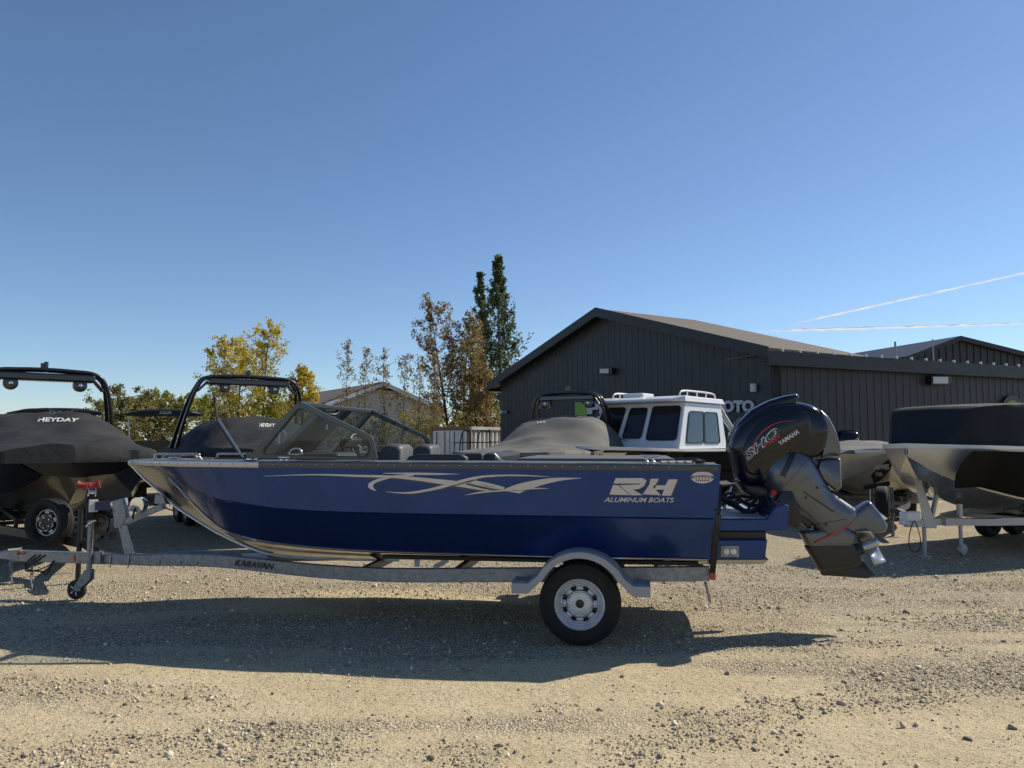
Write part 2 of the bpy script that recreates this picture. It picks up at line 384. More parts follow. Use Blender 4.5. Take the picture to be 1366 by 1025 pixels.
xs = axis(-13, 13, 0.16, 3000); ys = axis(1.5, 16, 0.045, 3000)
vs = [(x, y, gz(x, y)) for y in ys for x in xs]; nx = len(xs)
fs = [(j*nx+i, j*nx+i+1, (j+1)*nx+i+1, (j+1)*nx+i) for j in range(len(ys)-1) for i in range(nx-1)]
g = MB().add(vs, fs).build('ground', 'ground', smooth=180); kind(g, 'structure'); tag(g, 'dusty beige gravel yard with tyre tracks and loose stones', 'ground')

def scatter_stones(N):
    ph = (1 + 5 ** .5) / 2
    octv = np.array([(1,0,0),(-1,0,0),(0,1,0),(0,-1,0),(0,0,1),(0,0,-1)], float)
    octf = np.array([(0,2,4),(2,1,4),(1,3,4),(3,0,4),(2,0,5),(1,2,5),(3,1,5),(0,3,5)])
    P = []
    while len(P) < N:
        y = 3.0 + 8.5 * RNG.random() ** 1.25; x = (RNG.random() * 2 - 1) * (0.72 * y + .4)
        d = mnoise.noise(Vector((x * .55, y * 1.5, 1.7))) + 0.55 * mnoise.noise(Vector((x * 2.2, y * 3.2, 5)))
        if y > 7: d += 0.25
        if RNG.random() < min(1.0, max(0.05, 0.16 + d * 2.1)): P.append((x, y))
    P = np.array(P); s = np.exp(RNG.normal(math.log(0.0040), 0.58, N)).clip(0.002, 0.030)
    V = octv[None] * (1 + RNG.normal(0, .22, (N, 6, 1))) + RNG.normal(0, .16, (N, 6, 3))
    sc = RNG.uniform(.65, 1.35, (N, 1, 3)); sc[:, :, 2] *= .7; V = V * sc * s[:, None, None]
    a = RNG.random(N) * 6.283; ca, sa = np.cos(a), np.sin(a); b_ = RNG.normal(0, .5, N); cb, sb = np.cos(b_), np.sin(b_)
    X = V[..., 0] * cb[:, None] - V[..., 2] * sb[:, None]; Z = V[..., 0] * sb[:, None] + V[..., 2] * cb[:, None]; Y = V[..., 1]
    X, Y = X * ca[:, None] - Y * sa[:, None], X * sa[:, None] + Y * ca[:, None]
    z0 = np.array([gz(x, y) for x, y in P]) + s * .28
    V = np.stack([X + P[:, :1], Y + P[:, 1:], Z + z0[:, None]], -1).reshape(-1, 3)
    F = (octf[None] + (np.arange(N) * 6)[:, None, None]).reshape(-1, 3)
    me = bpy.data.meshes.new('gravel_stones'); me.vertices.add(len(V)); me.vertices.foreach_set('co', V.ravel())
    me.loops.add(F.size); me.loops.foreach_set('vertex_index', F.ravel().astype(np.int32)); me.polygons.add(len(F))
    me.polygons.foreach_set('loop_start', np.arange(0, F.size, 3, dtype=np.int32)); me.update(calc_edges=True)
    at_ = me.attributes.new('tone', 'FLOAT', 'FACE'); at_.data.foreach_set('value', np.repeat(RNG.random(N), 8).astype(np.float32))
    m = bpy.data.materials.new('stones'); m.use_nodes = True; t = m.node_tree; b = t.nodes['Principled BSDF']; b.inputs['Roughness'].default_value = .9; b.inputs['Specular IOR Level'].default_value = .25
    an = node(t, 'ShaderNodeAttribute', attribute_name='tone'); cr = node(t, 'ShaderNodeValToRGB'); e = cr.color_ramp.elements
    e[0].color = (0.19, 0.165, 0.135, 1); e[1].color = (0.72, 0.66, 0.56, 1); k = e.new(.35); k.color = (0.38, 0.32, 0.23, 1); k = e.new(.8); k.color = (0.52, 0.445, 0.315, 1)
    t.links.new(an.outputs['Fac'], cr.inputs[0]); t.links.new(cr.outputs[0], b.inputs['Base Color']); me.materials.append(m)
    o = bpy.data.objects.new('gravel_stones', me); C.objects.link(o); kind(o, 'stuff'); tag(o, 'loose pebbles and small stones scattered over the dusty yard', 'gravel')
scatter_stones(120000)

# ================================================================== CONTRAILS
def contrail_mat(dens):
    m = bpy.data.materials.new('contrail'); m.use_nodes = True; t = m.node_tree; t.nodes.clear()
    out = node(t, 'ShaderNodeOutputMaterial'); tr = node(t, 'ShaderNodeBsdfTransparent'); df = node(t, 'ShaderNodeBsdfDiffuse'); tl = node(t, 'ShaderNodeBsdfTranslucent')
    df.inputs[0].default_value = (.9, .9, .9, 1); tl.inputs[0].default_value = (.9, .9, .9, 1)
    ms = node(t, 'ShaderNodeMixShader'); ms.inputs[0].default_value = .6; t.links.new(df.outputs[0], ms.inputs[1]); t.links.new(tl.outputs[0], ms.inputs[2])
    at_ = node(t, 'ShaderNodeAttribute', attribute_name='tone'); tc = node(t, 'ShaderNodeTexCoord'); nz = node(t, 'ShaderNodeTexNoise'); nz.inputs['Scale'].default_value = 0.006; nz.inputs['Detail'].default_value = 5
    t.links.new(tc.outputs['Object'], nz.inputs['Vector'])
    mu = node(t, 'ShaderNodeMath', operation='MULTIPLY'); t.links.new(at_.outputs['Fac'], mu.inputs[0]); t.links.new(nz.outputs['Fac'], mu.inputs[1])
    m2 = node(t, 'ShaderNodeMath', operation='MULTIPLY'); m2.inputs[1].default_value = dens; t.links.new(mu.outputs[0], m2.inputs[0])
    mx = node(t, 'ShaderNodeMixShader'); t.links.new(m2.outputs[0], mx.inputs[0]); t.links.new(tr.outputs[0], mx.inputs[1]); t.links.new(ms.outputs[0], mx.inputs[2]); t.links.new(mx.outputs[0], out.inputs[0])
    return m
def contrail(label, pts, alt, width, dens):
    # pixel line lifted to flying height: a long sagging ribbon of vapour, arched in section
    P = [gnd(px, py, alt) for px, py in pts]; N = 60; n = 9; vs = []; tone = []
    d = (P[1] - P[0]).normalized(); q = Vector((-d.y, d.x, 0))
    for i in range(N + 1):
        t = i / N; c = P[0].lerp(P[1], t); w = width * (1.15 - .4 * t) * (1 + .25 * mnoise.noise(Vector((t * 22, 0, alt))))
        for j in range(n):
            s_ = j / (n - 1) * 2 - 1; vs.append(c + q * (w * s_) + Vector((0, 0, -abs(s_) ** 2 * w * .25 + w * .15 * mnoise.noise(Vector((t * 30, s_, 1))))))
            tone.append((1 - abs(s_)) ** 1.3 * min(1, t * 4))
    o = MB().add(vs, [(i*n+j, i*n+j+1, (i+1)*n+j+1, (i+1)*n+j) for i in range(N) for j in range(n-1)]).build('contrail', contrail_mat(dens), smooth=180)
    a = o.data.attributes.new('tone', 'FLOAT', 'POINT'); a.data.foreach_set('value', np.array(tone, dtype=np.float32))
    o.visible_shadow = True
    return tag(o, label, 'contrail')
contrail('thin white contrail climbing steeply to the right above the dark roof', ((1050, 433), (1400, 356)), 2600, 95, 3.4)
contrail('long nearly level white contrail just above the dark roof', ((1000, 441), (1420, 429)), 2600, 190, 4.5)

# ================================================================== DARK METAL-CLAD BUILDING
GA, GC = Vector((-0.49, 32.35, 0)), Vector((6.94, 20.5, 0)); GL = (GC - GA).length
gf = Fr(GA.x, GA.y, math.atan2(GC.y - GA.y, GC.x - GA.x)); af = Fr(GC.x, GC.y, R(24.8))
shop = thing('metal_building', 'dark charcoal metal-clad shop building with long low wing and brown roof', 'building', gf)
EAVE, RIDGE = 4.02, 6.05
def gtop(u): return EAVE + (RIDGE - EAVE) * (1 - abs(u - GL / 2) / (GL / 2))
def to_g(P): return gf.local(P)
b = MB(); b.prism([(0, .06, 0), (GL, .06, 0), (GL, .06, EAVE), (GL/2, .06, RIDGE), (0, .06, EAVE)], (0, .2, 0)); b.build('wall_core', 'fascia', shop)
b = MB(); b.prism([(0, .3, 0), (0, 4.1, 0), (0, 4.1, EAVE), (0, .3, EAVE)], (.2, 0, 0)); b.prism([(.2, 3.9, 0), (GL, 3.9, 0), (GL, 3.9, EAVE), (GL/2, 3.9, RIDGE), (.2, 3.9, EAVE)], (0, .18, 0)); b.build('side_wall', 'siding', shop)
pw = 0.30
def panel_profile(w): return [(0, 0), (w - .08, 0), (w - .062, -.015), (w - .018, -.015), (w, 0)]
i = 0
while i * pw < GL - .05:
    u0 = i * pw; pr = [(u0 + a, c) for a, c in panel_profile(min(pw, GL - u0))]
    b = MB(); b.add([(u, v, 0.02) for u, v in pr] + [(u, v, gtop(u) - .02) for u, v in pr], [(k, k+1, 6+k, 5+k) for k in range(4)]); b.build('wall_panel', 'siding', shop); i += 1
# wing wall: shared panel mesh
AL = 17.5; WT = 3.80
def af2g(p): return gf.local(af.world(p))
wing = MB(); wing.prism([af2g((0, .06, 0)), af2g((AL, .06, 0)), af2g((AL, .06, WT)), af2g((0, .06, WT))], Vector(af2g((0, .26, 0))) - Vector(af2g((0, .06, 0)))); wing.build('wall_core', 'fascia', shop)
pr = panel_profile(.30); b = MB(); b.add([(u, v, .02) for u, v in pr] + [(u, v, WT) for u, v in pr], [(k, k+1, 6+k, 5+k) for k in range(4)])
p0 = b.build('wall_panel', 'siding', shop)
for k in range(int(AL / .30)):
    o = p0 if k == 0 else p0.copy()
    if k: C.objects.link(o)
    o.parent = shop; o.location = af2g((k * .30 + .02, 0, 0)); o.rotation_euler = (0, 0, af.yaw - gf.yaw)
# roofs
OV = .38; RL = 4.3
def slope_roof(u0, z0, u1, z1, name, m):
    b = MB(); b.prism([(u0, -OV, z0), (u1, -OV, z1), (u1, -OV, z1 + .12), (u0, -OV, z0 + .12)], (0, RL + OV, 0)); return b.build(name, m, shop)
sl = (RIDGE - EAVE) / (GL / 2)
slope_roof(-OV, EAVE - sl * OV + .06, GL/2, RIDGE + .06, 'roof_slope', 'roof_brown'); slope_roof(GL/2, RIDGE + .06, GL + OV*.5, EAVE - sl * OV*.5 + .06, 'roof_slope', 'roof_brown')
for u0, z0, u1, z1 in ((-OV - .03, EAVE - sl * OV - .1, GL/2, RIDGE - .1), (GL/2, RIDGE - .1, GL + .25, EAVE - sl * .25 - .1)):
    b = MB(); b.prism([(u0, -OV - .05, z0), (u1, -OV - .05, z1), (u1, -OV - .05, z1 + .32), (u0, -OV - .05, z0 + .32)], (0, .045, 0)); b.build('rake_board', 'fascia', shop)
    b = MB(); b.prism([(u0, -OV - .0, z0 + .06), (u1, -OV - .0, z1 + .06), (u1, -OV, z1 + .1), (u0, -OV, z0 + .1)], (0, OV - .002, 0)); b.build('soffit', 'fascia', shop)
b = MB(); b.box((-OV - .02, RL / 2 - OV, EAVE - sl * OV), (.05, RL, .26)); b.build('gutter', 'fascia', shop)
# wing eave: fascia, roof sheet, white clips along the edge
b = MB(); q = [af2g((-.35, -.30, WT - .12)), af2g((AL, -.30, WT - .12)), af2g((AL, -.30, WT + .26)), af2g((-.35, -.30, WT + .26))]; b.prism(q, Vector(af2g((0, -.25, 0))) - Vector(af2g((0, -.30, 0)))); b.build('eave_board', 'fascia', shop)
b = MB(); b.prism([af2g((-.3, -.245, WT + .0)), af2g((AL, -.245, WT + .0)), af2g((AL, -.01, WT + .0)), af2g((-.3, -.01, WT + .0))], (0, 0, .03)); b.build('soffit', 'fascia', shop)
b = MB(); b.prism([af2g((-.2, -.24, WT + .2)), af2g((AL, -.24, WT + .2)), af2g((AL, 7, WT + .10)), af2g((-.2, 7, WT + .10))], (0, 0, .05)); b.build('wing_roof', 'roof_brown', shop)
cb = MB(); cb.box((0, 0, .03), (.05, .07, .08)); c0 = cb.build('roof_clip', 'white_trim', shop, bevel=.01)
for k in range(26):
    o = c0 if k == 0 else c0.copy()
    if k: C.objects.link(o)
    o.parent = shop; o.location = af2g((.15 + k * .62, -.27, WT + .258)); o.rotation_euler = (0, 0, af.yaw - gf.yaw)
gwall = on_plane(gf.world((0, -.034, 0)), gf.V, .012); awall = on_plane(af.world((0, -.034, 0)), af.V, .012)
def wallbox(name, px0, py0, px1, py1, wall, fr_, depth, m, parent, bev=.01):
    P = [Vector(gf.local(wall(*p))) for p in ((px0, py1), (px1, py1), (px1, py0), (px0, py0))]; n = Vector(gf.local(gf.o + fr_.V)) * -depth
    b = MB(); b.prism(P, n); return b.build(name, m, parent, bevel=bev)
# roll-up door behind the cabin boat, wall lamps, boxes, camera
for (x0, y0, x1, y1, wl, f_) in ((805, 491, 821, 500, gwall, gf), (1236, 502, 1262, 514, awall, af)):
    lamp = wallbox('wall_lamp', x0, y0, x1, y1, wl, f_, .16, 'black_trim', shop)
    P = [Vector(gf.local(wl(*p))) for p in ((x0 + 1, y1 - 1.5), (x1 - (x1-x0)*.2, y1 - 1.5), (x1 - (x1-x0)*.2, y0 + 1.5), (x0 + 1, y0 + 1.5))]; n = Vector(gf.local(gf.o + f_.V)); b = MB(); b.prism([p - n * .162 for p in P], n * -.03); b.build('lens', 'lamp_lens', lamp, bevel=.008)
b = MB(); b.tube([af2g((.22, -.09, .05)), af2g((.22, -.09, WT - .1)), af2g((.22, -.2, WT + .02))], .04, 8); b.build('downpipe', 'fascia', shop, 50)
wallbox('junction_box', 1004, 512, 1010, 523, gwall, gf, .1, 'sign_grey', shop)
cm = wallbox('security_camera', 672, 548, 677, 552, gwall, gf, .25, 'sign_grey', shop, .02)
# sign on the gable and round sign on the wing
sg = thing('wall_sign', 'grey raised shop lettering with lime panel on the dark gable wall', 'sign', gf)
for tx_, q_ in (('PRO', ((784, 538), (852, 536.8), (852, 552.2), (784, 553))), ('M', ((930, 535.4), (960, 534.8), (960, 550.6), (930, 551.2))), ('OTO', ((965, 534.7), (1007, 533.8), (1007, 549.8), (965, 550.5)))): lettering('letters', tx_, q_, on_plane(gf.world((0, -.034, 0)), gf.V, .05), 'sign_grey', sg, gf, .05)
lettering('letters', 'RECREATION', ((784, 555.5), (920, 553), (920, 564), (784, 566)), on_plane(gf.world((0, -.034, 0)), gf.V, .05), 'sign_grey', sg, gf, .03)
for ch in sg.children: ch.modifiers.new('s', 'SOLIDIFY').thickness = .05
P = [Vector(gf.local(gwall(*p))) for p in ((769, 556), (777, 561), (784, 557), (784, 542), (776, 536.5), (769, 537))]; b = MB(); b.prism(P, (0, -.05, 0)); b.build('lime_panel', 'lime', sg)
rs = thing('round_sign', 'round lime green sign with black rim on the low wing wall', 'sign', gf)
c = Vector(gf.local(awall(1349, 551))); n = Vector(gf.local(gf.o + af.V)) * -1
b = MB(); b.lathe([(.0, 0), (.56, 0), (.56, .05), (.40, .05), (.40, .04)], c, n, 40); b.build('rim', 'black_trim', rs)
b = MB(); b.lathe([(.005, .045), (.40, .045), (.40, .055), (.005, .055)], c, n, 40); b.build('disc', 'lime', rs)

# second dark building beyond, vent pipes
f2 = Fr(19.0, 40.0, R(14)); b2 = thing('metal_building', 'second dark gabled building behind the low wing roof', 'building', f2)
a0 = f2.pv(1205, 476, 0); pk = f2.pv(1276, 449, 0); a1 = (2 * pk[0] - a0[0] + 3, 0, a0[2] + .05)
b = MB(); b.prism([(a0[0] + .3, 0, 0), (a1[0], 0, 0), (a1[0], 0, a1[2]), (pk[0], 0, pk[2] - .15), (a0[0] + .3, 0, a0[2])], (0, 9, 0)); b.build('wall', 'siding', b2)
for k in range(22):
    u = a0[0] + .5 + k * .45
    if u < a1[0] - .2:
        t = a0[2] + (pk[2] - a0[2]) * (1 - abs(u - pk[0]) / (pk[0] - a0[0])) if u < pk[0] else pk[2] + (a1[2] - pk[2]) * (u - pk[0]) / (a1[0] - pk[0])
        b = MB(); b.box((u, -.02, (t - .2) / 2), (.06, .04, t - .3)); b.build('rib', 'siding', b2)
for p, q in ((a0, pk), (pk, a1)):
    b = MB(); b.prism([(p[0], -.3, p[2] - .25), (q[0], -.3, q[2] - .25), (q[0], -.3, q[2]), (p[0], -.3, p[2])], (0, 9.6, 0)); b.build('roof_slope', 'fascia', b2)
for px_, y0, y1, r_ in ((1194, 456, 476, .05), (1244, 453, 470, .04)):
    q = f2.pv(px_, y0, -1.5); b = MB(); b.tube([(q[0], q[1], 0), (q[0], q[1], q[2])], r_, 8); o = b.build('vent_pipe', 'galv', b2, 40)

# ================================================================== HOUSE BEHIND THE BOATS
hf = Fr(*at(430, 560, 44).xy, R(33)); hs = thing('house', 'pale sided house with brown gable roof and white rake trim behind saplings', 'house', hf)
e0 = hf.pv(430, 541, 0); pk = hf.pv(508, 513, 0); e1 = hf.pv(592, 550, 0)
hw = (e1[0] - e0[0]) / 2; ez = (e0[2] + e1[2]) / 2; um = pk[0]; uL, uR = e0[0] + .35, e1[0] - .3
b = MB(); b.prism([(uL, 0, 0), (uR, 0, 0), (uR, 0, e1[2]), (um, 0, pk[2] - .25), (uL, 0, e0[2])], (0, 10, 0)); b.build('wall', 'house_siding', hs)
z = .3
while z < pk[2] - .5:
    tl = max(uL, uL + (z - e0[2]) / (pk[2] - e0[2]) * (um - uL)) if z > e0[2] else uL; tr = uR if z < e1[2] else uR - (z - e1[2]) / (pk[2] - e1[2]) * (uR - um)
    b = MB(); b.add([(tl, -.035, z), (tr, -.035, z), (tr, -.004, z + .19), (tl, -.004, z + .19), (tl, 0, z), (tr, 0, z)], [(0, 1, 2, 3), (0, 4, 5, 1)]); b.build('siding_board', 'house_siding', hs); z += .2
for p, q in ((e0, pk), (pk, e1)):
    b = MB(); b.prism([(p[0], -.45, p[2] - .02), (q[0], -.45, q[2] - .02), (q[0], -.45, q[2] + .14), (p[0], -.45, p[2] + .14)], (0, 11, 0)); b.build('roof_slope', 'roof_brown', hs)
    b = MB(); b.prism([(p[0], -.5, p[2] - .12), (q[0], -.5, q[2] - .12), (q[0], -.5, q[2] + .1), (p[0], -.5, p[2] + .1)], (0, .045, 0)); b.build('rake_trim', 'white_trim', hs)
wq = [hf.pv(558, 566, -.03), hf.pv(572, 585, -.03)]
b = MB(); b.box(((wq[0][0] + wq[1][0]) / 2, -.05, (wq[0][2] + wq[1][2]) / 2), (wq[1][0] - wq[0][0], .06, wq[0][2] - wq[1][2])); w_ = b.build('window', 'white_trim', hs)
b = MB(); b.box(((wq[0][0] + wq[1][0]) / 2, -.085, (wq[0][2] + wq[1][2]) / 2), (wq[1][0] - wq[0][0] - .14, .02, wq[0][2] - wq[1][2] - .14)); b.build('pane', 'dark_glass', w_)

# ================================================================== SHIPPING CONTAINER
k0 = at(626, 600, 33); kf = Fr(k0.x, k0.y, R(50)); cn = thing('shipping_container', 'weathered white shipping container with rust streaks beside the dark gable wall', 'container', kf)
CH = kf.pv(626, 569.5, 0)[2]; Ls = kf.pv(669, 590, 0)[0] + 1.2; Wd = 2.2
zz = []; u = .12
while u < Ls - .1: zz += [(u, 0), (u + .07, 0), (u + .11, .06), (u + .2, .06), (u + .24, 0)]; u += .28
b = MB(); n = len(zz); b.add([(p, q, .15) for p, q in zz] + [(p, q, CH - .12) for p, q in zz], [(i, i+1, n+i+1, n+i) for i in range(n-1)]); b.build('side_wall', 'container_white', cn)
b = MB(); b.box((Ls / 2, Wd / 2 + .04, CH / 2), (Ls - .06, Wd - .06, CH - .1)); b.build('body', 'container_rust', cn)
for w in (.08, CH - .06):
    b = MB(); b.box((Ls / 2, 0, w), (Ls, .1, .13)); b.build('side_rail', 'container_white', cn)
    b = MB(); b.box((0, Wd / 2 + .06, w), (.1, Wd - .02, .13)); b.build('end_rail', 'container_rust', cn)
for u in (0, Ls):
    b = MB(); b.box((u, .0, CH / 2), (.14, .14, CH)); b.build('corner_post', 'container_rust', cn)
b = MB(); b.box((0, Wd + .05, CH / 2), (.14, .14, CH)); b.build('corner_post', 'container_rust', cn)
for k in range(2):
    b = MB(); b.box((-.035, .58 + k * 1.08, CH / 2), (.04, 1.03, CH - .3)); dr = b.build('door', 'container_white', cn, bevel=.01)
    for s_ in (-.25, .25): b = MB(); b.tube([(-.075, .58 + k * 1.08 + s_, .2), (-.075, .58 + k * 1.08 + s_, CH - .2)], .022, 8); b.build('lock_rod', 'container_rust', dr, 40)

# dark tube rack in front of the container
rf = Fr(*at(640, 600, 30).xy, 0); rk = thing('tube_rack', 'thin black bent-tube rack standing in front of the container', 'rack', rf)
for x0, x1 in ((613, 625), (636, 651)):
    a, c_, d_ = rf.pv(x0, 602, 0), rf.pv(x0 + 4, 577, 0), rf.pv(x1, 576, 0)
    b = MB(); b.tube(crom([(a[0], 0, 0), (a[0], 0, a[2]), c_, d_, (d_[0] + .05, 0.25, d_[2] - .1), (d_[0] + .05, .25, 0)], 4), .025, 6); b.build('hoop', 'black_trim', rk, 60)
b = MB(); a = rf.pv(605, 591, 0); c_ = rf.pv(665, 590, 0); b.tube([(a[0], .0, a[2]), (c_[0], .0, c_[2])], .02, 6); b.build('cross_bar', 'black_trim', rk, 60)

# ================================================================== TREES AND SHRUBS
def tree(name, label, px, D, H, Wd, leaf, env, nb=60, lpb=70, ls=.13, t0=.15, up=.5, stems=1, bark='bark', r0=.12, seed=1, group=None, lean=0.0, sub=5):
    rg = np.random.default_rng(seed); base = at(px, 590, D); f_ = Fr(base.x, base.y, 0)
    root = thing(name, label, 'shrub' if name == 'shrub' else 'tree', f_, group); wb = MB(); LP = []
    for s_ in range(stems):
        ox, oy = (rg.normal(0, Wd * .16, 2) if stems > 1 else (0, 0)); hs_ = H * (rg.uniform(.7, 1.0) if stems > 1 and s_ else 1.0); tp = []
        tx, ty = (rg.normal(0, Wd * .10, 2) if stems > 1 else rg.normal(0, .12, 2))
        for i in range(9):
            t = i / 8; tp.append(Vector((ox * .4 + (ox * .6 + tx) * t + .1 * math.sin(t * 5 + s_) * r0 * 6 + lean * t * t, oy * .4 + (oy * .6 + ty) * t + .06 * math.cos(t * 6), hs_ * t)))
        wb.tube(tp, [r0 * (1 - .93 * i / 8) / (stems ** .5) for i in range(9)], 6)
        for k in range(nb // stems):
            t = t0 + (1 - t0) * (k + rg.random()) / (nb // stems); t = min(t, .985); i = min(7, int(t * 8)); p = tp[i].lerp(tp[i + 1], t * 8 - i)
            L_ = env(t) * Wd / 2 * rg.uniform(.55, 1.12); a = k * 2.399 + rg.normal(0, .4); e = up + rg.normal(0, .22)
            d = Vector((math.cos(a) * math.cos(e), math.sin(a) * math.cos(e), math.sin(e))); pts = [p]
            for j in range(1, 5): pts.append(pts[-1] + (d + Vector((rg.normal(0, .14), rg.normal(0, .14), .10 * j - .1))).normalized() * L_ / 4)
            rb = max(.007, r0 * .28 * (1 - t)); wb.tube(pts, [rb, rb * .8, rb * .6, rb * .4, rb * .2], 4, False)
            tw = []
            for j in range(sub):
                q = pts[1].lerp(pts[4], rg.random()) if rg.random() < .6 else pts[3].lerp(pts[4], rg.random())
                e2 = q + Vector(rg.normal(0, 1, 3)).normalized() * L_ * rg.uniform(.12, .32) + Vector((0, 0, L_ * .08)); wb.tube([q, e2], [rb * .3, .003], 3, False); tw.append((q, e2))
            for j in range(int(lpb * rg.uniform(.5, 1.3))):
                if rg.random() < .75: q, e2 = tw[rg.integers(len(tw))]; c_ = q.lerp(e2, rg.random() ** .6)
                else: c_ = pts[2].lerp(pts[4], rg.random())
                LP.append(c_ + Vector(rg.normal(0, .055 + .02 * L_, 3)))
    wb.build('trunk', bark, root, 60)
    if LP:
        n = len(LP); P = np.array(LP); A = rg.normal(0, 1, (n, 3)); A /= np.linalg.norm(A, axis=1)[:, None]; B = np.cross(A, rg.normal(0, 1, (n, 3))); B /= np.linalg.norm(B, axis=1)[:, None]
        s1 = (ls * rg.uniform(.55, 1.3, n))[:, None] / 2; s2 = s1 * rg.uniform(.5, .8, (n, 1))
        V = np.stack([P - A * s1, P + B * s2, P + A * s1, P - B * s2], 1).reshape(-1, 3)
        me = bpy.data.meshes.new('crown'); me.from_pydata(V.tolist(), [], [(4*i, 4*i+1, 4*i+2, 4*i+3) for i in range(n)])
        a_ = me.attributes.new('tone', 'FLOAT', 'FACE'); cl = np.array([mnoise.noise(Vector(p) * .9) for p in P]) * .55 + .5 + rg.normal(0, .2, n); a_.data.foreach_set('value', cl.clip(0, 1).astype(np.float32))
        me.materials.append(M[leaf]); o = bpy.data.objects.new('crown', me); C.objects.link(o); o.parent = root
    return root
rnd_env = lambda t: math.sin(math.pi * min(1, max(.02, (t * .92 + .06)))) ** .7
cone_env = lambda t: max(.06, (1 - t) ** .75) * (0.55 + .45 * min(1, t * 4))
col_env = lambda t: .35 + .65 * math.sin(math.pi * min(.97, t * .95 + .03)) ** .6
pop_env = lambda t: max(.10, (1 - t) ** .8) * (0.55 + .45 * min(1, t * 4))
def hgt(py, D): return at(683, py, D).z
tree('yellow_tree', 'tall airy tree with thin yellow autumn leaves behind the covered tower boat', 330, 46, hgt(450, 46), 5.8, 'leaf_yellow', rnd_env, 140, 125, .14, .12, .75, 3, seed=3, r0=.2)
tree('yellow_tree', 'small dense golden yellow tree beside the house roof', 405, 44, hgt(494, 44), 3.0, 'leaf_yellow', rnd_env, 75, 110, .15, .1, .6, 1, seed=4, r0=.12)
tree('poplar_tree', 'tall narrow green poplar rising above every roof', 664, 48, hgt(343, 48), 8.0, 'leaf_green', pop_env, 130, 85, .18, .12, .74, 1, seed=6, r0=.2, bark='pale_bark')
tree('poplar_tree', 'slim green poplar leader standing close beside the tallest tree', 646, 49, hgt(366, 49), 5.4, 'leaf_green', pop_env, 100, 70, .18, .2, .8, 1, seed=8, r0=.14, bark='pale_bark')
tree('brown_tree', 'bushy tree with russet brown leaves left of the poplar', 606, 43, hgt(415, 43), 4.3, 'leaf_brown', col_env, 130, 105, .14, .08, .85, 2, seed=9, r0=.17)
tree('brown_tree', 'lower russet brown tree between the poplar and the dark gable eave', 646, 42, hgt(462, 42), 3.4, 'leaf_brown', col_env, 100, 95, .14, .06, .75, 2, seed=10, r0=.13)
tree('shrub', 'yellow green shrub glowing above the white container', 632, 43, hgt(538, 43), 3.4, 'leaf_lime', rnd_env, 50, 75, .15, .05, .5, 3, seed=12, r0=.07)
sap = ((462, 470, 'thin sapling before the lower left end of the house roof', .0), (484, 480, 'bare thin sapling rising before the house roof peak', .1), (515, 486, 'thin leggy sapling directly before the house gable peak', 0), (536, 487, 'thin sapling rising before the right slope of the house roof', .1), (556, 490, 'twiggy sapling before the right corner of the house', 0), (578, 484, 'twiggy sapling touching the russet brown tree', 0))
for i, (px_, py_, lb, ln) in enumerate(sap):
    tree('sapling', lb, px_, 37 + (i % 3), hgt(py_ - 8, 37 + (i % 3)), 1.9, 'leaf_brown', col_env, 46, 26, .11, .06, 1.0, 1, seed=20 + i, r0=.035, group='saplings in front of the house', lean=ln, sub=4)
und = ((448, 552, 'brown twiggy shrub at the left corner of the house', 2.6, 'leaf_brown'), (490, 560, 'brown leafy shrub beneath the house gable', 2.8, 'leaf_brown'), (530, 556, 'thin brown shrub between the seats and the house', 2.6, 'leaf_olive'), (568, 552, 'dense brown shrub below the house window', 2.8, 'leaf_brown'), (594, 556, 'dark shrub growing beside the container end', 2.4, 'leaf_olive'))
for i, (px_, py_, lb, w_, lf) in enumerate(und):
    tree('shrub', lb, px_, 36, hgt(py_, 36), w_, lf, rnd_env, 46, 42, .10, .04, .8, 4, seed=40 + i, r0=.05, sub=4)
bsh = ((168, 522, 34, 3.0, 'leaf_olive', 'feathery olive shrub rising beside the covered boat tower leg'), (205, 532, 36, 3.0, 'leaf_olive', 'olive shrub behind the folded bimini top'), (243, 530, 37, 3.2, 'leaf_lime', 'yellowing shrub between the two tower boats'), (122, 536, 38, 2.2, 'leaf_olive', 'low olive shrub seen under the black tower arch'), (282, 536, 40, 3.0, 'leaf_olive', 'dull olive shrub below the airy yellow tree'), (372, 530, 41, 3.2, 'leaf_lime', 'yellow green shrub at the foot of the small golden tree'))
for i, (px_, py_, D, w_, lf, lb) in enumerate(bsh):
    tree('shrub', lb, px_, D, hgt(py_, D), w_, lf, rnd_env, 85, 95, .12, .03, .8, 5, seed=60 + i, r0=.06, sub=4)
# ================================================================== BLUE ALUMINIUM BOAT
bf = Fr(0.775, 7.665, R(-9)); pv = bf.pv
boat = thing('motor_boat', 'blue aluminium open motor boat with silver swoosh graphics on a galvanised trailer', 'boat', bf)
HB = 1.13
SHEER = [pv(*p) for p in ((174, 620, 0), (184, 620.5, -.20), (208, 621, -.46), (250, 622, -.72), (310, 622.7, -.94), (400, 623.6, -1.07), (560, 624.6, -HB), (760, 626, -HB), (956, 628, -HB))]
CHINE = [pv(*p) for p in ((174, 621, 0), (212, 628, -.13), (236, 648, -.27), (267, 681, -.44), (297, 706, -.58), (332, 718, -.70), (391, 728, -.83), (500, 736, -.92), (700, 742, -.95), (945, 747, -.95))]
STEM = [pv(*p) for p in ((174, 622, 0), (198, 643, 0), (222, 664, 0), (238, 678, 0), (274, 701, 0), (297, 714, 0), (344, 735, 0), (391, 743, 0), (500, 747, 0), (700, 749, 0), (930, 752, 0))]
SHEER, CHINE, STEM = [[tuple(q) for q in crom(t_, 5)] for t_ in (SHEER, CHINE, STEM)]
U0 = SHEER[0][0]; U1 = SHEER[-1][0]; UC1 = CHINE[-1][0]
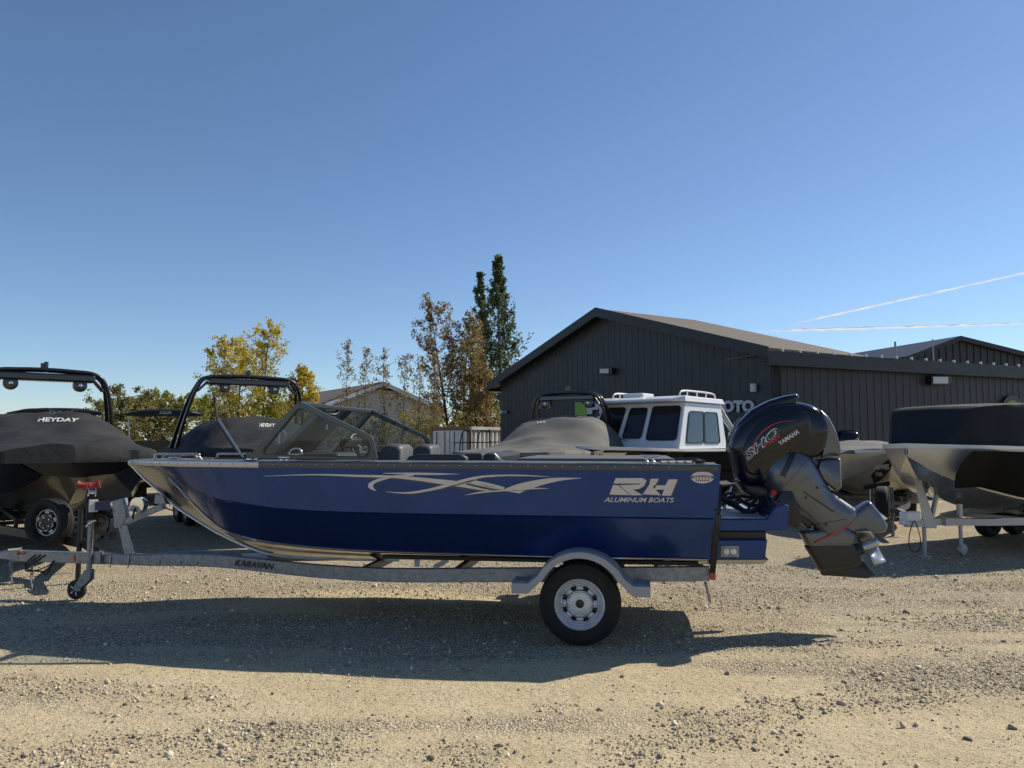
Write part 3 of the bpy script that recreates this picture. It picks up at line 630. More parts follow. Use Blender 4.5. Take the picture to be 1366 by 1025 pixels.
us = sorted(set([U0 + .005, U0 + .03, U0 + .07, U0 + .12] + [U0 + .06 * k for k in range(3, 36)] + list(np.linspace(U0 + 2.2, U1, 12))))
def hull_at(u):
    bs, zs = -interp(u, SHEER, 1), interp(u, SHEER, 2); bc, zc = -interp(u, CHINE, 1), interp(u, CHINE, 2); zk = interp(u, STEM, 2)
    t = min(1, max(0, (u - U0) / 2.3)); kz = lerp(.62, .475, t); zn = lerp(zc, zs, kz); bn = lerp(bc, bs, lerp(.36, .93, t ** .8))
    return bs, zs, bn, zn, bc, zc, zk
def rake(u, z):                                   # transom leans: foot further forward
    k = max(0, (u - (U1 - .8)) / .8); return u - k * (1.45 - z) * .09
def sm(tab): return tab
for side in (-1, 1):
    up, lo = [], []
    for u in us:
        bs, zs, bn, zn, bc, zc, zk = hull_at(u)
        up.append([(rake(u, zs), side * bs, zs), (rake(u, lerp(zs, zn, .5)), side * lerp(bs, bn, .48), lerp(zs, zn, .5)), (rake(u, zn), side * bn, zn)])
        lo.append([(rake(u, zn), side * bn, zn), (rake(u, lerp(zn, zc, .5)), side * lerp(bn, bc, .5), lerp(zn, zc, .5)), (rake(u, zc), side * bc, zc)])
    o1 = MB().loft(up, False, False).build('upper_side', 'blue_paint', boat, 60); o2 = MB().loft(lo, False, False).build('lower_side', 'blue_paint', boat, 60)
    if side == -1: near_up, near_lo = o1, o2
    b = MB(); b.loft([[(rake(u, hull_at(u)[3]) , side * (hull_at(u)[2] + .004), hull_at(u)[3] + .006), (rake(u, hull_at(u)[3]), side * (hull_at(u)[2] + .012), hull_at(u)[3]), (rake(u, hull_at(u)[3]), side * (hull_at(u)[2] + .003), hull_at(u)[3] - .008)] for u in us if u > U0 + 1.6], False, False); b.build('knuckle_seam', 'blue_paint', boat, 60)
    # bottom with a chine flat and one strake
    bt = []
    for u in us:
        bs, zs, bn, zn, bc, zc, zk = hull_at(u); zi = lerp(zc, zk, .06)
        bt.append([(rake(u, zc), side * bc, zc), (rake(u, zc), side * (bc * .965), zc - .012), (rake(u, zi), side * bc * .90, zi + .0), (rake(u, zi), side * bc * .5, lerp(zi, zk, .42)), (rake(u, zi), side * bc * .47, lerp(zi, zk, .5)), (rake(u, zk), 0, zk)])
    MB().loft(bt, False, False).build('hull_bottom', 'aluminium', boat, 25)
    b = MB(); b.tube([(rake(u, hull_at(u)[5]), side * (hull_at(u)[4] + .004), hull_at(u)[5]) for u in us[3:]], .010, 6); b.build('chine_strip', 'aluminium', boat, 60)
    # gunwale: face rail, top deck
    def rail(u0, u1, name, m, hgt_=.046, dz=0.0):
        uu = [u for u in us if u0 < u < u1]; uu = [u0] + uu + [u1]; rg_ = []
        for u in uu:
            bs, zs = hull_at(u)[:2]; bs = max(bs, .012)
            rg_.append([(u, side * (bs + .012), zs - .006), (u, side * (bs + .020), zs + hgt_ * .5), (u, side * (bs + .014), zs + hgt_), (u, side * max(.002, bs - .03), zs + hgt_ + .004), (u, side * max(.001, bs - .03), zs - .006)])
        return MB().loft(rg_).build(name, m, boat, 40)
    usw = pv(345, 620, -1.02)[0]
    rail(U0 - .01, usw, 'bow_rail_cap', 'rail_metal'); rl = rail(usw + .003, U1 + .01, 'gunwale_rail', 'grey_paint', .048)
    dk = []
    for u in [x for x in us if x > U0 + .1]:
        bs, zs = hull_at(u)[:2]; w_ = max(.0, bs - .20) if u > U0 + .75 else 0.0
        dk.append([(u, side * (bs - .028), zs + .053), (u, side * max(w_, .001), zs + .062), (u, side * max(w_ - .004, 0), zs + .02)])
    MB().loft(dk, False, False).build('side_deck', 'deck_grey', boat, 30)
    inn = [[(u, side * max(.001, hull_at(u)[0] - .20), hull_at(u)[1] + .03), (u, side * max(.001, min(hull_at(u)[0] - .21, hull_at(u)[2] - .06)), max(.98, hull_at(u)[3] + .05))] for u in us if u > U0 + .8]
    MB().loft(inn, False, False).build('inner_liner', 'deck_grey', boat, 30)
    # rivets along the rail
    rv = MB(); rv.lathe([(.0075, 0), (.0055, .004), (.001, .005)], (0, 0, 0), (0, side, 0), 8); r0 = None
    for k in range(38):
        u = U0 + .25 + k * .148
        if u > U1 - .05: break
        o = rv.build('rivet', 'rail_metal', boat, 60) if r0 is None else r0.copy()
        if r0 is None: r0 = o
        else: C.objects.link(o); o.parent = boat
        bs, zs = hull_at(u)[:2]; o.location = (u, side * (bs + .0205), zs + .024)
uu = [u for u in us if u > U0 + .78]
MB().loft([[(u, -min(hull_at(u)[0] - .21, hull_at(u)[2] - .06), max(.98, hull_at(u)[3] + .05)), (u, min(hull_at(u)[0] - .21, hull_at(u)[2] - .06), max(.98, hull_at(u)[3] + .05))] for u in uu], False, False).build('cockpit_floor', 'deck_grey', boat)
bsT, zsT, bnT, znT, bcT, zcT, zkT = hull_at(U1)
prof = [(-bsT, zsT + .045), (-bnT, znT), (-bcT, zcT), (0, zkT), (bcT, zcT), (bnT, znT), (bsT, zsT + .045), (.42, zsT + .045), (.38, zsT - .17), (-.38, zsT - .17), (-.42, zsT + .045)]
b = MB(); b.prism([(rake(U1, w) - .004, v, w) for v, w in prof], (.035, 0, 0)); b.build('transom', 'blue_paint', boat)
b = MB(); b.tube([(STEM[0][0] - .006, 0, STEM[0][2] + .02)] + [(p[0] - .006, 0, p[2] - .004) for p in STEM[4:42]], .012, 8); b.build('stem_bar', 'bright_metal', boat, 60)
# foredeck plate, bow eye, bow grab rails, light, cleats
fd = [u for u in us if U0 + .02 < u < U0 + .80]
MB().loft([[(u, -(max(.02, hull_at(u)[0] - .03)), hull_at(u)[1] + .052), (u, 0, hull_at(u)[1] + .058), (u, max(.02, hull_at(u)[0] - .03), hull_at(u)[1] + .052)] for u in fd], False, False).build('bow_plate', 'rail_metal', boat, 30)
def grab(x0, x1, v, vz, top, name='grab_rail'):
    a, d_ = pv(x0, vz, v), pv(x1, vz, v); e0, e1 = pv(x0 + 6, top, v), pv(x1 - 9, top, v)
    b = MB(); b.tube(crom([a, lerp(Vector(a), Vector(e0), .7), e0, (Vector(e0) + Vector(e1)) / 2, e1, lerp(Vector(e1), Vector(d_), .3), d_], 5), .014, 8); b.build(name, 'rail_metal', boat, 60)
grab(203, 272, -.40, 618, 606); grab(214, 268, .42, 616.5, 606.5); grab(286, 342, .78, 615, 605.5)
def cleat(px, py, v, L_=.17):
    p = Vector(pv(px, py, v)); b = MB()
    for s_ in (-1, 1): b.lathe([(.022, 0), (.013, .006), (.012, .03), (.016, .04)], p + Vector((s_ * .028, 0, 0)), (0, 0, 1), 10)
    b.tube([p + Vector((-L_/2, 0, .052)), p + Vector((-L_*.3, 0, .048)), p + Vector((0, 0, .046)), p + Vector((L_*.3, 0, .048)), p + Vector((L_/2, 0, .052))], [.006, .011, .013, .011, .006], 8); b.build('cleat', 'bright_metal', boat, 60)
cleat(379, 617, -.98); cleat(867, 616, -1.0); cleat(232, 617, -.22, .13)
p = Vector(pv(335, 613, -.80)); b = MB(); b.lathe([(.005, -.06), (.03, -.05), (.038, 0), (.028, .035), (.004, .045)], p, (-1, -.25, 0.1), 14); b.build('docking_light', 'bright_metal', boat, 60)
# rod holder strip and cup at the stern corner
for k, (px_, m_) in enumerate(((886, 'bright_metal'), (897, 'bright_metal'), (908, 'bright_metal'), (919, 'bright_metal'), (934, 'black_trim'))):
    p = Vector(pv(px_, 618, -1.03)); b = MB(); b.lathe([(.034, -.02), (.040, 0), (.040, .018 + .006 * (k == 4)), (.028, .02), (.026, .0)], p, (0, 0, 1), 16); b.build('deck_fitting', m_, boat, 50)
# ---- windshield
def wsh(side, v):
    out = [pv(*p, -.98) for p in ((331, 611), (397, 537), (404, 537), (497, 582), (504, 614))]; inn = [pv(*p, -.98) for p in ((345.5, 606.5), (398, 544.3), (402, 544.3), (494.8, 586.5), (494, 611))]
    L = lambda P: [(p[0], v, p[2]) for p in P]
    o_ = [Vector(p) for p in L(out)]; i_ = rnd_poly(L(inn), .09, 6)
    fr_ = frame_ring(rnd_poly(o_, .02, 3), i_, (0, side * .03, 0), 90).build('windshield_frame', 'grey_paint', boat, 35)
    frame_ring([p + Vector((0, 0, 0)) for p in i_], [Vector(p).lerp(sum(i_, Vector()) / len(i_), .045) for p in i_], (0, side * .022, 0), 90).build('gasket', 'black_trim', fr_, 35)
    c_ = [Vector(p) + Vector((0, side * .015, 0)) for p in i_]; MB().add(c_, [tuple(range(len(c_)))]).build('pane', 'clear_glass', fr_)
    return out
wo_ = wsh(1, -.99); wsh(-1, .99)
A = Vector(wo_[1]); B0 = Vector(wo_[0]); ap = lambda v: Vector((A.x + .01, v, A.z - .012)); bp_ = lambda v: Vector((B0.x - .02 + .0, v, B0.z + .02))
for v0, v1 in ((-.97, -.36), (.36, .97)): b = MB(); b.bar(ap(v0), ap(v1), .05, .045); b.build('top_bar', 'grey_paint', boat, bevel=.008)
b = MB(); b.bar(ap(-.36), ap(.36), .045, .04); b.build('walkthrough_top_bar', 'grey_paint', boat, bevel=.008)
for v in (-.36, .36): b = MB(); b.bar(bp_(v), ap(v), .05, .045, (0, 1, 0)); b.build('centre_post', 'grey_paint', boat, bevel=.008)
b = MB(); b.bar(bp_(-.95), bp_(.95), .04, .05); b.build('windshield_base', 'grey_paint', boat, bevel=.008)
for v0, v1 in ((-.95, -.38), (-.335, .335), (.38, .95)): b = MB(); b.add([bp_(v0), bp_(v1), ap(v1), ap(v0)], [(0, 1, 2, 3)]); b.build('front_pane', 'clear_glass', boat)
# consoles, wheel, screen, seats
def bx(name, x0, y0, x1, y1, v0, v1, m, zb=.98, bev=.02, parent=None):
    a, c_ = pv(x0, y0, v0), pv(x1, y1, v0); z1 = a[2]; zb = zb if zb is not None else c_[2]
    b = MB(); b.box(((a[0] + c_[0]) / 2, (v0 + v1) / 2, (z1 + zb) / 2), (abs(c_[0] - a[0]), v1 - v0, z1 - zb)); return b.build(name, m, parent or boat, bevel=bev)
bx('helm_console', 447, 602, 480, 612, .36, .92, 'vinyl_dark'); bx('passenger_console', 400, 604, 452, 612, -.90, -.38, 'vinyl_dark', bev=.04)
bx('glove_tray', 380, 606, 420, 612, -.34, -.30, 'white_paint', None)
sc = bx('chart_screen', 452, 585, 470, 598, .40, .78, 'black_trim', None); q = pv(453.5, 586.5, .395); q2 = pv(468.5, 596.5, .395)
b = MB(); b.box(((q[0] + q2[0]) / 2, .397, (q[2] + q2[2]) / 2), (abs(q2[0] - q[0]), .005, q[2] - q2[2])); b.build('display', 'dark_glass', sc)
p = Vector(pv(481, 598, .62)); b = MB(); N = 28; ax = Vector((.85, -.25, .42)).normalized(); e1 = ax.cross(Vector((0, 1, 0))).normalized(); e2 = ax.cross(e1)
b.tube([p + (e1 * math.cos(2*math.pi*k/N) + e2 * math.sin(2*math.pi*k/N)) * .17 for k in range(N + 1)], .017, 8, False); sw = b.build('steering_wheel', 'black_trim', boat, 60)
b = MB(); b.lathe([(.03, -.1), (.035, 0), (.03, .02)], p - ax * .02, ax, 12)
for k in range(3): a_ = 2*math.pi*k/3 + .5; b.bar(p, p + (e1 * math.cos(a_) + e2 * math.sin(a_)) * .165, .03, .012)
b.build('spokes', 'bright_metal', sw, 40)
q = Vector(pv(388, 607, -.32)); b = MB(); b.tube(crom([q + Vector((-.05, 0, -.05)), q + Vector((0, 0, .05)), q + Vector((.09, 0, .06)), q + Vector((.14, 0, -.04))], 5), .01, 8); b.build('grab_handle', 'bright_metal', boat, 60)
def seat(px0, px1, v, top):
    a, c_ = pv(px0, top, v), pv(px1, top, v); L_ = c_[0] - a[0]; cu = (a[0] + c_[0]) / 2; z1 = a[2]
    prof = [(cu - L_*.5, 1.16), (cu - L_*.42, z1 - .12), (cu - L_*.22, z1 - .02), (cu - L_*.02, z1), (cu + L_*.36, z1 - .005), (cu + L_*.48, z1 - .04), (cu + L_*.40, 1.16)]
    b = MB(); b.puff([(p_[0], p_[1]) for p_ in prof], v, .23); s_ = b.build('seat_back', 'vinyl_grey', boat, 50)
    b = MB(); b.puff([(p_[0] - .015, p_[1] - .01) for p_ in prof[:4]] + [(cu - L_*.06, z1 - .05), (cu - L_*.1, 1.16)], v, .215); b.build('seat_pad', 'vinyl_dark', s_, 50)
    b = MB(); b.lathe([(.06, 0), (.06, .2), (.2, .22)], (cu, v, .985), (0, 0, 1), 12); b.build('pedestal', 'rail_metal', s_, 40)
    b = MB(); b.box((cu - .16, v, 1.19), (.46, .46, .10)); b.build('cushion', 'vinyl_grey', s_, bevel=.03)
seat(508, 546, -.42, 592); seat(553, 584, .45, 592.5)
a, c_ = pv(538, 606, -.86), pv(625, 606, -.86); b = MB(); b.puff([(a[0], a[2] - .09), (a[0] + .06, a[2] - .02), (a[0] + .14, a[2]), (c_[0] - .05, a[2]), (c_[0], a[2] - .03), (c_[0], a[2] - .1)], -.86, .06); b.build('side_bolster', 'vinyl_dark', boat, 50)
bx('storage_box', 606, 604.5, 643, 614, -.6, .1, 'vinyl_grey'); bx('bench_back', 643.5, 604.5, 662, 614, -.75, .75, 'vinyl_dark', bev=.04)
b = MB(); b.tube(crom([pv(660, 606, -.9), pv(667, 613, -.92), pv(676, 617, -.95)], 4), .010, 6); b.build('deck_handle', 'rail_metal', boat, 60)
bx('splash_well', 690, 611, 900, 617, -.55, .9, 'deck_grey')
# ---- swim platform and motor bracket
def slab(name, pts, v0, v1, m, bev=.012):
    P = [pv(*p, v0) for p in pts]; b = MB(); b.prism(P, (0, v1 - v0, 0)); return b.build(name, m, boat, bevel=bev)
V0, V1 = -.86, .86
slab('platform', ((946, 692), (1024, 692), (1028, 684), (1036, 675), (1046, 672), (1054, 676), (1050, 709), (946, 709)), V0, V1, 'blue_paint')
slab('platform_recess', ((946, 709.3), (1022, 709.3), (1022, 719.5), (946, 719.5)), V0 + .06, V1 - .06, 'black_trim', .004)
slab('float_box', ((942, 719.8), (1024, 719.8), (1021, 746), (940, 746)), V0, V1, 'blue_paint')
slab('float_keel', ((930, 746.3), (1026, 746.3), (1019, 753), (932, 753)), V0 + .02, V1 - .02, 'aluminium', .006)
q0, q1 = pv(952, 691.7, V0 + .04), pv(1022, 691.7, V0 + .04); b = MB(); b.box(((q0[0] + q1[0]) / 2, 0, q0[2] + .006), (q1[0] - q0[0], 1.62, .008)); b.build('tread_plate', 'diamond_plate', boat)
slab('light_bezel', ((961, 728), (986, 728), (986, 743.5), (961, 743.5)), V0 - .018, V0 - .002, 'galv', .004)
for px_ in (969, 978.5): q = pv(px_, 736, V0 - .018); b = MB(); b.lathe([(.026, 0), (.024, .008), (.002, .012)], q, (0, -1, 0), 14); b.build('underwater_light', 'white_paint', boat, 50)
# ---- graphics
su = on_bvh(bvh_of(near_up, bf), .004); su2 = on_bvh(bvh_of(near_up, bf), .006); su3 = on_bvh(bvh_of(near_up, bf), .008)
Z = lambda L, ox=480, oy=590, k=.2196: [(ox + x * k, oy + y * k) for x, y in L]
def swoosh(up, lo, s_=su, shade=True):
    o = strip('swoosh', up, lo, s_, 'decal_silver', boat, bf)
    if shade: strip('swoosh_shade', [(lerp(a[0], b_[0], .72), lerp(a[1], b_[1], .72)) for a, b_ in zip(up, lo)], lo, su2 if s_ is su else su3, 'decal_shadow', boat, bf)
swoosh([(352, 635.2), (420, 632.6), (480, 633.6), (533, 635), (607, 641.6), (673, 650.4)], [(352, 635.8), (420, 634.8), (480, 637.6), (533, 640), (583, 648), (640, 657)])
swoosh(Z([(330,195),(180,205),(80,235),(50,262),(65,285),(105,297)]), Z([(330,204),(200,217),(110,242),(82,262),(88,281),(105,297)]), su2, False)
swoosh(Z([(145,187),(330,185),(480,188),(615,194)]), Z([(145,190),(330,198),(480,199),(615,194)]), su2, False)
swoosh(Z([(160,300),(290,303),(430,280),(580,238),(720,206),(880,197),(1050,201),(1180,213)]), Z([(160,302),(300,317),(460,295),(600,260),(740,221),(880,209),(1050,209),(1180,213)]), su3, True)
swoosh(Z([(860,292),(960,255),(1080,229),(1200,216),(1345,218)]), Z([(970,311),(1015,290),(1120,257),(1230,232),(1345,220)]), su2, False)
swoosh(Z([(640,321),(740,300),(880,288),(1030,277),(1145,280)]), Z([(640,323),(760,310),(890,299),(1040,290),(1145,282)]), su3, True)
swoosh(Z([(700,232),(800,252),(880,274)]), Z([(640,255),(760,285),(870,296)]), su, True)
D1 = lambda L: Z(L, 780, 500, .1757)
RHp = ([(236,785),(440,785),(470,803),(450,845),(410,868),(365,872),(442,915),(350,915),(262,838),(415,834),(420,826),(218,826)], [(215,838),(252,838),(345,915),(188,910)], [(500,790),(562,790),(540,832),(516,852),(580,915),(440,908),(490,835)], [(545,840),(612,840),(637,795),(705,795),(655,918),(585,918),(603,872),(528,872)])
for P in RHp:
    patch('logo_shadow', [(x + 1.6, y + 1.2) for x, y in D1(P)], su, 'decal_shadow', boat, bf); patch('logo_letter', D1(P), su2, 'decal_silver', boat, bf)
lettering('logo_text', 'ALUMINUM BOATS', ((806.5, 663.4), (899.5, 664.2), (899, 670.6), (805.5, 669.8)), su2, 'decal_silver', boat, bf, .015, .25)
N = 24; el = [(937 + 15.5 * math.cos(2*math.pi*k/N), 637 + 8 * math.sin(2*math.pi*k/N)) for k in range(N)]
el = [(x, max(y, 629.6)) for x, y in el]; patch('badge', el, su, 'decal_silver', boat, bf)
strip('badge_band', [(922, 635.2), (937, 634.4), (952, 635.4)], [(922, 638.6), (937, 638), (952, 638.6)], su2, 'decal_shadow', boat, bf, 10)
for k in range(6): patch('badge_mark', ((925 + k*4.2, 635.8), (927.6 + k*4.2, 635.8), (927.6 + k*4.2, 637.8), (925 + k*4.2, 637.8)), su3, 'decal_white', boat, bf)
for k in range(7): patch('badge_mark', ((928 + k*2.7, 640), (929.6 + k*2.7, 640), (929.6 + k*2.7, 642), (928 + k*2.7, 642)), su2, 'decal_shadow', boat, bf)
# tie-down strap at the stern
st = thing('tie_down_strap', 'black ratchet strap tying the blue boat stern to its trailer', 'strap', bf)
b = MB()
pp = [Vector(pv(px_, py_, v)) for px_, py_, v in ((959, 646, -1.0), (957.5, 680, -1.12), (955, 720, -1.06), (951, 757, -.93), (950, 768, -.88))]
for i in range(4): b.bar(pp[i], pp[i + 1], .05, .006, (0, 1, 0))
b.build('webbing', 'black_rubber', st); b = MB(); b.box(pp[1].lerp(pp[2], .35) + Vector((.008, -.01, 0)), (.05, .04, .11)); b.build('ratchet', 'black_trim', st, bevel=.008)

# ================================================================== OUTBOARD MOTOR
ob = thing('outboard_motor', 'large black and grey outboard motor tilted up on the blue boat stern', 'motor', bf)
PV = lambda L, v=0.0: [(lambda q: (q[0], q[2]))(pv(x, y, v)) for x, y in L]
vm = -.02
def pf(name, L, hw, m, parent=ob, v=vm, ang=40, rr=.03, prof=None, sub=0):
    q = PV(L, v); q = [(p.x, p.z) for p in rnd_poly([(a, 0, c_) for a, c_ in q], rr, 4)]; b = MB()
    b.puff(q, v, hw, prof) if prof else b.puff(q, v, hw); return b.build(name, m, parent, ang)
soft = ((1, 0), (.99, .3), (.965, .55), (.92, .75), (.85, .89), (.72, .97), (.5, 1.0))
cprof = ((1, 0), (.998, .35), (.985, .6), (.955, .78), (.90, .9), (.80, .97), (.62, 1.0))
cowl = pf('cowling', ((979, 641), (969, 600), (971, 586), (981, 567), (999, 552), (1022, 542), (1043, 537), (1066, 537.5), (1084, 543), (1097, 555), (1104, 572), (1098, 600), (1083, 612), (1052, 606), (1028, 628), (1014, 648), (992, 650)), .27, 'cowl_black', prof=cprof, rr=.12, ang=60)
pf('cowl_crest', ((972, 588), (980, 566), (998, 547.5), (1022, 535), (1042, 529), (1061, 525.8), (1063.5, 530), (1057, 542), (1040, 543), (1018, 549), (996, 565), (984, 584)), .20, 'cowl_black', prof=cprof, rr=.02, ang=60)
pf('rear_cover', ((1086, 546), (1097, 555), (1107, 574), (1113, 593), (1115, 609), (1100, 606), (1088, 612), (1092, 590), (1094, 565)), .235, 'motor_grey', rr=.03, prof=((1, 0), (1, .8), (.96, .93), (.85, 1)))
pf('rear_apron', ((1088, 613), (1115, 610.5), (1116.5, 650), (1110, 655), (1092, 640), (1084, 624)), .20, 'motor_grey', rr=.02, prof=((1, 0), (1, .85), (.95, .95), (.85, 1)))
cs = on_plane(bf.world((0, vm - .278, 0)), bf.V, 0)
cpan = pf('cowl_side_panel', ((984, 606), (990, 586), (1004, 567), (1026, 554), (1062, 549), (1072, 555), (1074, 585), (1052, 597), (1030, 618), (1008, 634), (990, 630)), .284, 'cowl_black', ob, rr=.05, ang=50, prof=((1, 0), (1, .93), (.985, .98), (.95, 1.0)))
cb_ = on_bvh(bvh_of(cpan, bf), .004); cb2 = on_bvh(bvh_of(cpan, bf), .008)

strip('cowl_pinstripe', [(1000, 604), (1010, 583), (1024, 570), (1040, 563), (1060, 561)], [(1001, 605.5), (1011.5, 584), (1025, 571.2), (1040, 564), (1060, 561.6)], cb_, 'decal_red', cowl, bf, 20)
lettering('cowl_text', 'SHO', ((993, 603), (1036, 568), (1040, 579.5), (997, 615.5)), cb_, 'decal_white', cowl, bf, .05, .1)
lettering('cowl_text', 'SHO', ((994.2, 604), (1036.3, 569.8), (1039.6, 578.7), (997.4, 613.8)), cb2, 'decal_black', cowl, bf, .0, .1)
lettering('cowl_text', 'V MAX', ((1018, 593), (1040, 578.5), (1041, 584), (1020, 599)), cb2, 'decal_red', cowl, bf, .03)
lettering('cowl_text', 'YAMAHA', ((1037, 590), (1064, 572), (1066.5, 578), (1040, 595)), cb2, 'decal_white', cowl, bf, .03)
rprof = ((1, 0), (.998, .2), (.99, .4), (.97, .58), (.94, .72), (.89, .84), (.82, .92), (.7, .975), (.5, 1.0))
# swivel head, leg, plates, gearcase
def axis_loft(name, spec, m, v, ang=85, ex=2.6, n=28):
    """cast housing along a bent axis: rows of pixel centre, pixel half width, half thickness"""
    cen = [Vector(pv(x, y, v)) for x, y, w, h in spec]; rings = []
    for i, (x, y, w, h) in enumerate(spec):
        d = (cen[min(i + 1, len(cen) - 1)] - cen[max(i - 1, 0)]).normalized(); e = Vector((-d.z, 0, d.x)); hw_ = w * 7.35 / FPX
        ring = []
        for j in range(n):
            a = 2 * math.pi * j / n; c_, s_ = math.cos(a), math.sin(a); ring.append(cen[i] + e * math.copysign(abs(c_) ** (2 / ex), c_) * hw_ + Vector((0, math.copysign(abs(s_) ** (2 / ex), s_) * h, 0)))
        rings.append(ring)
    rings2 = [rings[0]]
    for i in range(len(rings) - 1):
        for t in (.34, .67, 1.0):
            a, b_, c_, d_ = rings[max(i - 1, 0)], rings[i], rings[i + 1], rings[min(i + 2, len(rings) - 1)]
            rings2.append([0.5 * ((2 * q1) + (q2 - q0) * t + (2 * q0 - 5 * q1 + 4 * q2 - q3) * t * t + (3 * q1 - 3 * q2 + q3 - q0) * t ** 3) for q0, q1, q2, q3 in zip(a, b_, c_, d_)])
    return MB().loft(rings2).build(name, m, ob, ang)
leg = axis_loft('leg', ((1032, 598, 8, .05), (1035, 605, 22, .13), (1040, 615, 31, .18), (1048, 628, 36, .20), (1059, 643, 35, .19), (1074, 658, 30, .165), (1090, 673, 25, .14), (1106, 687, 26, .125), (1118, 698, 28, .115), (1124, 704, 26, .10)), 'motor_grey', -.14)
lb_ = on_bvh(bvh_of(leg, bf), .003)
strip('head_band', [(1055, 600), (1049, 616), (1040, 634)], [(1062, 603), (1056, 619), (1047, 637)], lb_, 'motor_dark', leg, bf, 10)
for A_, B_, w_ in (((1028, 606), (1016, 640), 1.0), ((1078, 612), (1046, 650), 1.2), ((1072, 655), (1112, 682), 1.6), ((1098, 648), (1140, 677), .7), ((1112, 682), (1124, 671), .8), ((1124, 671), (1128, 676), .8), ((1128, 676), (1116, 688), .8), ((1086, 700), (1130, 692), .9), ((1066, 646), (1080, 634), .8)):
    strip('casting_seam', [A_, ((A_[0]+B_[0])/2, (A_[1]+B_[1])/2), B_], [(A_[0]-w_*.5, A_[1]+w_), ((A_[0]+B_[0])/2-w_*.5, (A_[1]+B_[1])/2+w_), (B_[0]-w_*.5, B_[1]+w_)], lb_, 'motor_dark', leg, bf, 8)
for bx_, by_ in ((1090, 651), (1119, 664), (1102, 700), (1075, 664)):
    b = MB(); q = Vector(bf.local(lb_(bx_, by_))); b.lathe([(.012, 0), (.011, .006), (.003, .008)], q, (0, -1, 0), 10); b.build('bolt', 'motor_dark', leg, 50)
#pf('leg_panel', ((1110, 681), (1122, 671.5), (1125, 674), (1115, 685)), .128, 'motor_grey', v=-.14, rr=.006, prof=((1, 0), (1, .9), (.92, 1)))
pf('anti_ventilation_plate', ((1100, 702), (1158, 666.5), (1171, 682), (1183.5, 701), (1179, 710), (1150, 711), (1128, 716)), .10, 'motor_grey', v=-.10, rr=.03, ang=85, prof=rprof)
pf('lower_leg', ((1065, 709), (1125, 700), (1142, 712), (1136, 728), (1075, 729)), .09, 'motor_grey', v=-.14, rr=.03, ang=85, prof=rprof)
pf('red_pinstripe', ((1082, 722.3), (1128, 699), (1129, 700.8), (1083, 724.2)), .106, 'decal_red', v=-.14, rr=.001, prof=((1, 0), (1, 1)))
gc = pf('gearcase', ((1072, 728), (1083, 722.5), (1130, 702), (1144, 710), (1136, 722), (1146, 740), (1151, 750), (1140, 758), (1092, 762), (1082, 744)), .08, 'motor_dark', v=-.14, rr=.03, ang=85, prof=rprof)
pf('skeg', ((1088, 752), (1151, 747), (1169, 768), (1157, 772), (1096, 767.5)), .022, 'motor_dark', v=-.14, rr=.006, prof=((1, 0), (.98, .6), (.9, 1)))
a, c_ = Vector(pv(1104, 754, -.14)), Vector(pv(1149, 732, -.14)); dv = (c_ - a).normalized()
b = MB(); b.lathe([(.004, -.06), (.045, -.02), (.068, .06), (.072, .16), (.066, (c_ - a).length), (.05, (c_ - a).length + .01)], a, dv, 18); b.build('torpedo', 'motor_dark', ob, 60)
prop = bpy.data.objects.new('propeller', None)
b = MB(); b.lathe([(.045, 0), (.052, .03), (.045, .13), (.03, .15), (.004, .155)], c_ + dv * .012, dv, 18); prop = b.build('propeller', 'rail_metal', ob, 60)
e1 = dv.cross(Vector((0, 1, 0))).normalized(); e2 = dv.cross(e1)
for k in range(3):
    th0 = 2*math.pi*k/3 + .35; rows = []
    for i in range(7):
        r_ = .04 + .15 * i / 6; wdt = .55 * math.sin(math.pi * min(.96, .22 + .70 * i / 6)) ** .8; row = []
        for j in range(7):
            s_ = j / 6 - .5; th = th0 + s_ * wdt * 2.0 + .25 * i / 6; row.append(c_ + dv * (.075 + s_ * .12 - .01 * i / 6) + (e1 * math.cos(th) + e2 * math.sin(th)) * r_)
        rows.append(row)
    b = MB(); b.loft(rows, False, False); b.build('blade', 'rail_metal', prop, 60, solid=.006)
a = Vector(pv(1161, 679, -.02)); b = MB(); b.puff(PV(((1157, 674), (1166, 678), (1176, 686), (1184, 692), (1180, 694), (1166, 690)), -.02), -.02, .03); b.build('trim_tab', 'bright_metal', ob, 50)
# bracket, trim rams, hoses
for v in (-.30, .12): pf('clamp_bracket', ((1032, 672), (1042, 656), (1056, 654), (1070, 690), (1064, 706), (1052, 700), (1044, 686)), .022, 'motor_dark', v=v, rr=.01, prof=((1, 0), (1, .8), (.95, 1)))
pf('swivel_bracket', ((1044, 668), (1062, 652), (1090, 690), (1078, 706), (1062, 694)), .08, 'motor_dark', v=-.12, rr=.02)
b = MB(); b.tube([pv(1029, 664, -.24), pv(1046, 633, -.26)], .035, 12); b.build('trim_ram', 'motor_grey', ob, 50); b = MB(); b.tube([pv(1044, 650, -.27), pv(1056, 635, -.27)], .024, 12); b.build('ram_rod', 'bright_metal', ob, 50)
b = MB(); b.tube([pv(1030, 660, -.262), pv(1033.5, 654.5, -.264)], .0375, 12); b.build('ram_seal', 'decal_red', ob, 50)
pf('motor_pan', ((978, 640), (1014, 646), (1040, 656), (1036, 672), (1020, 672), (988, 655)), .19, 'motor_dark', rr=.02)
rh = random.Random(5)
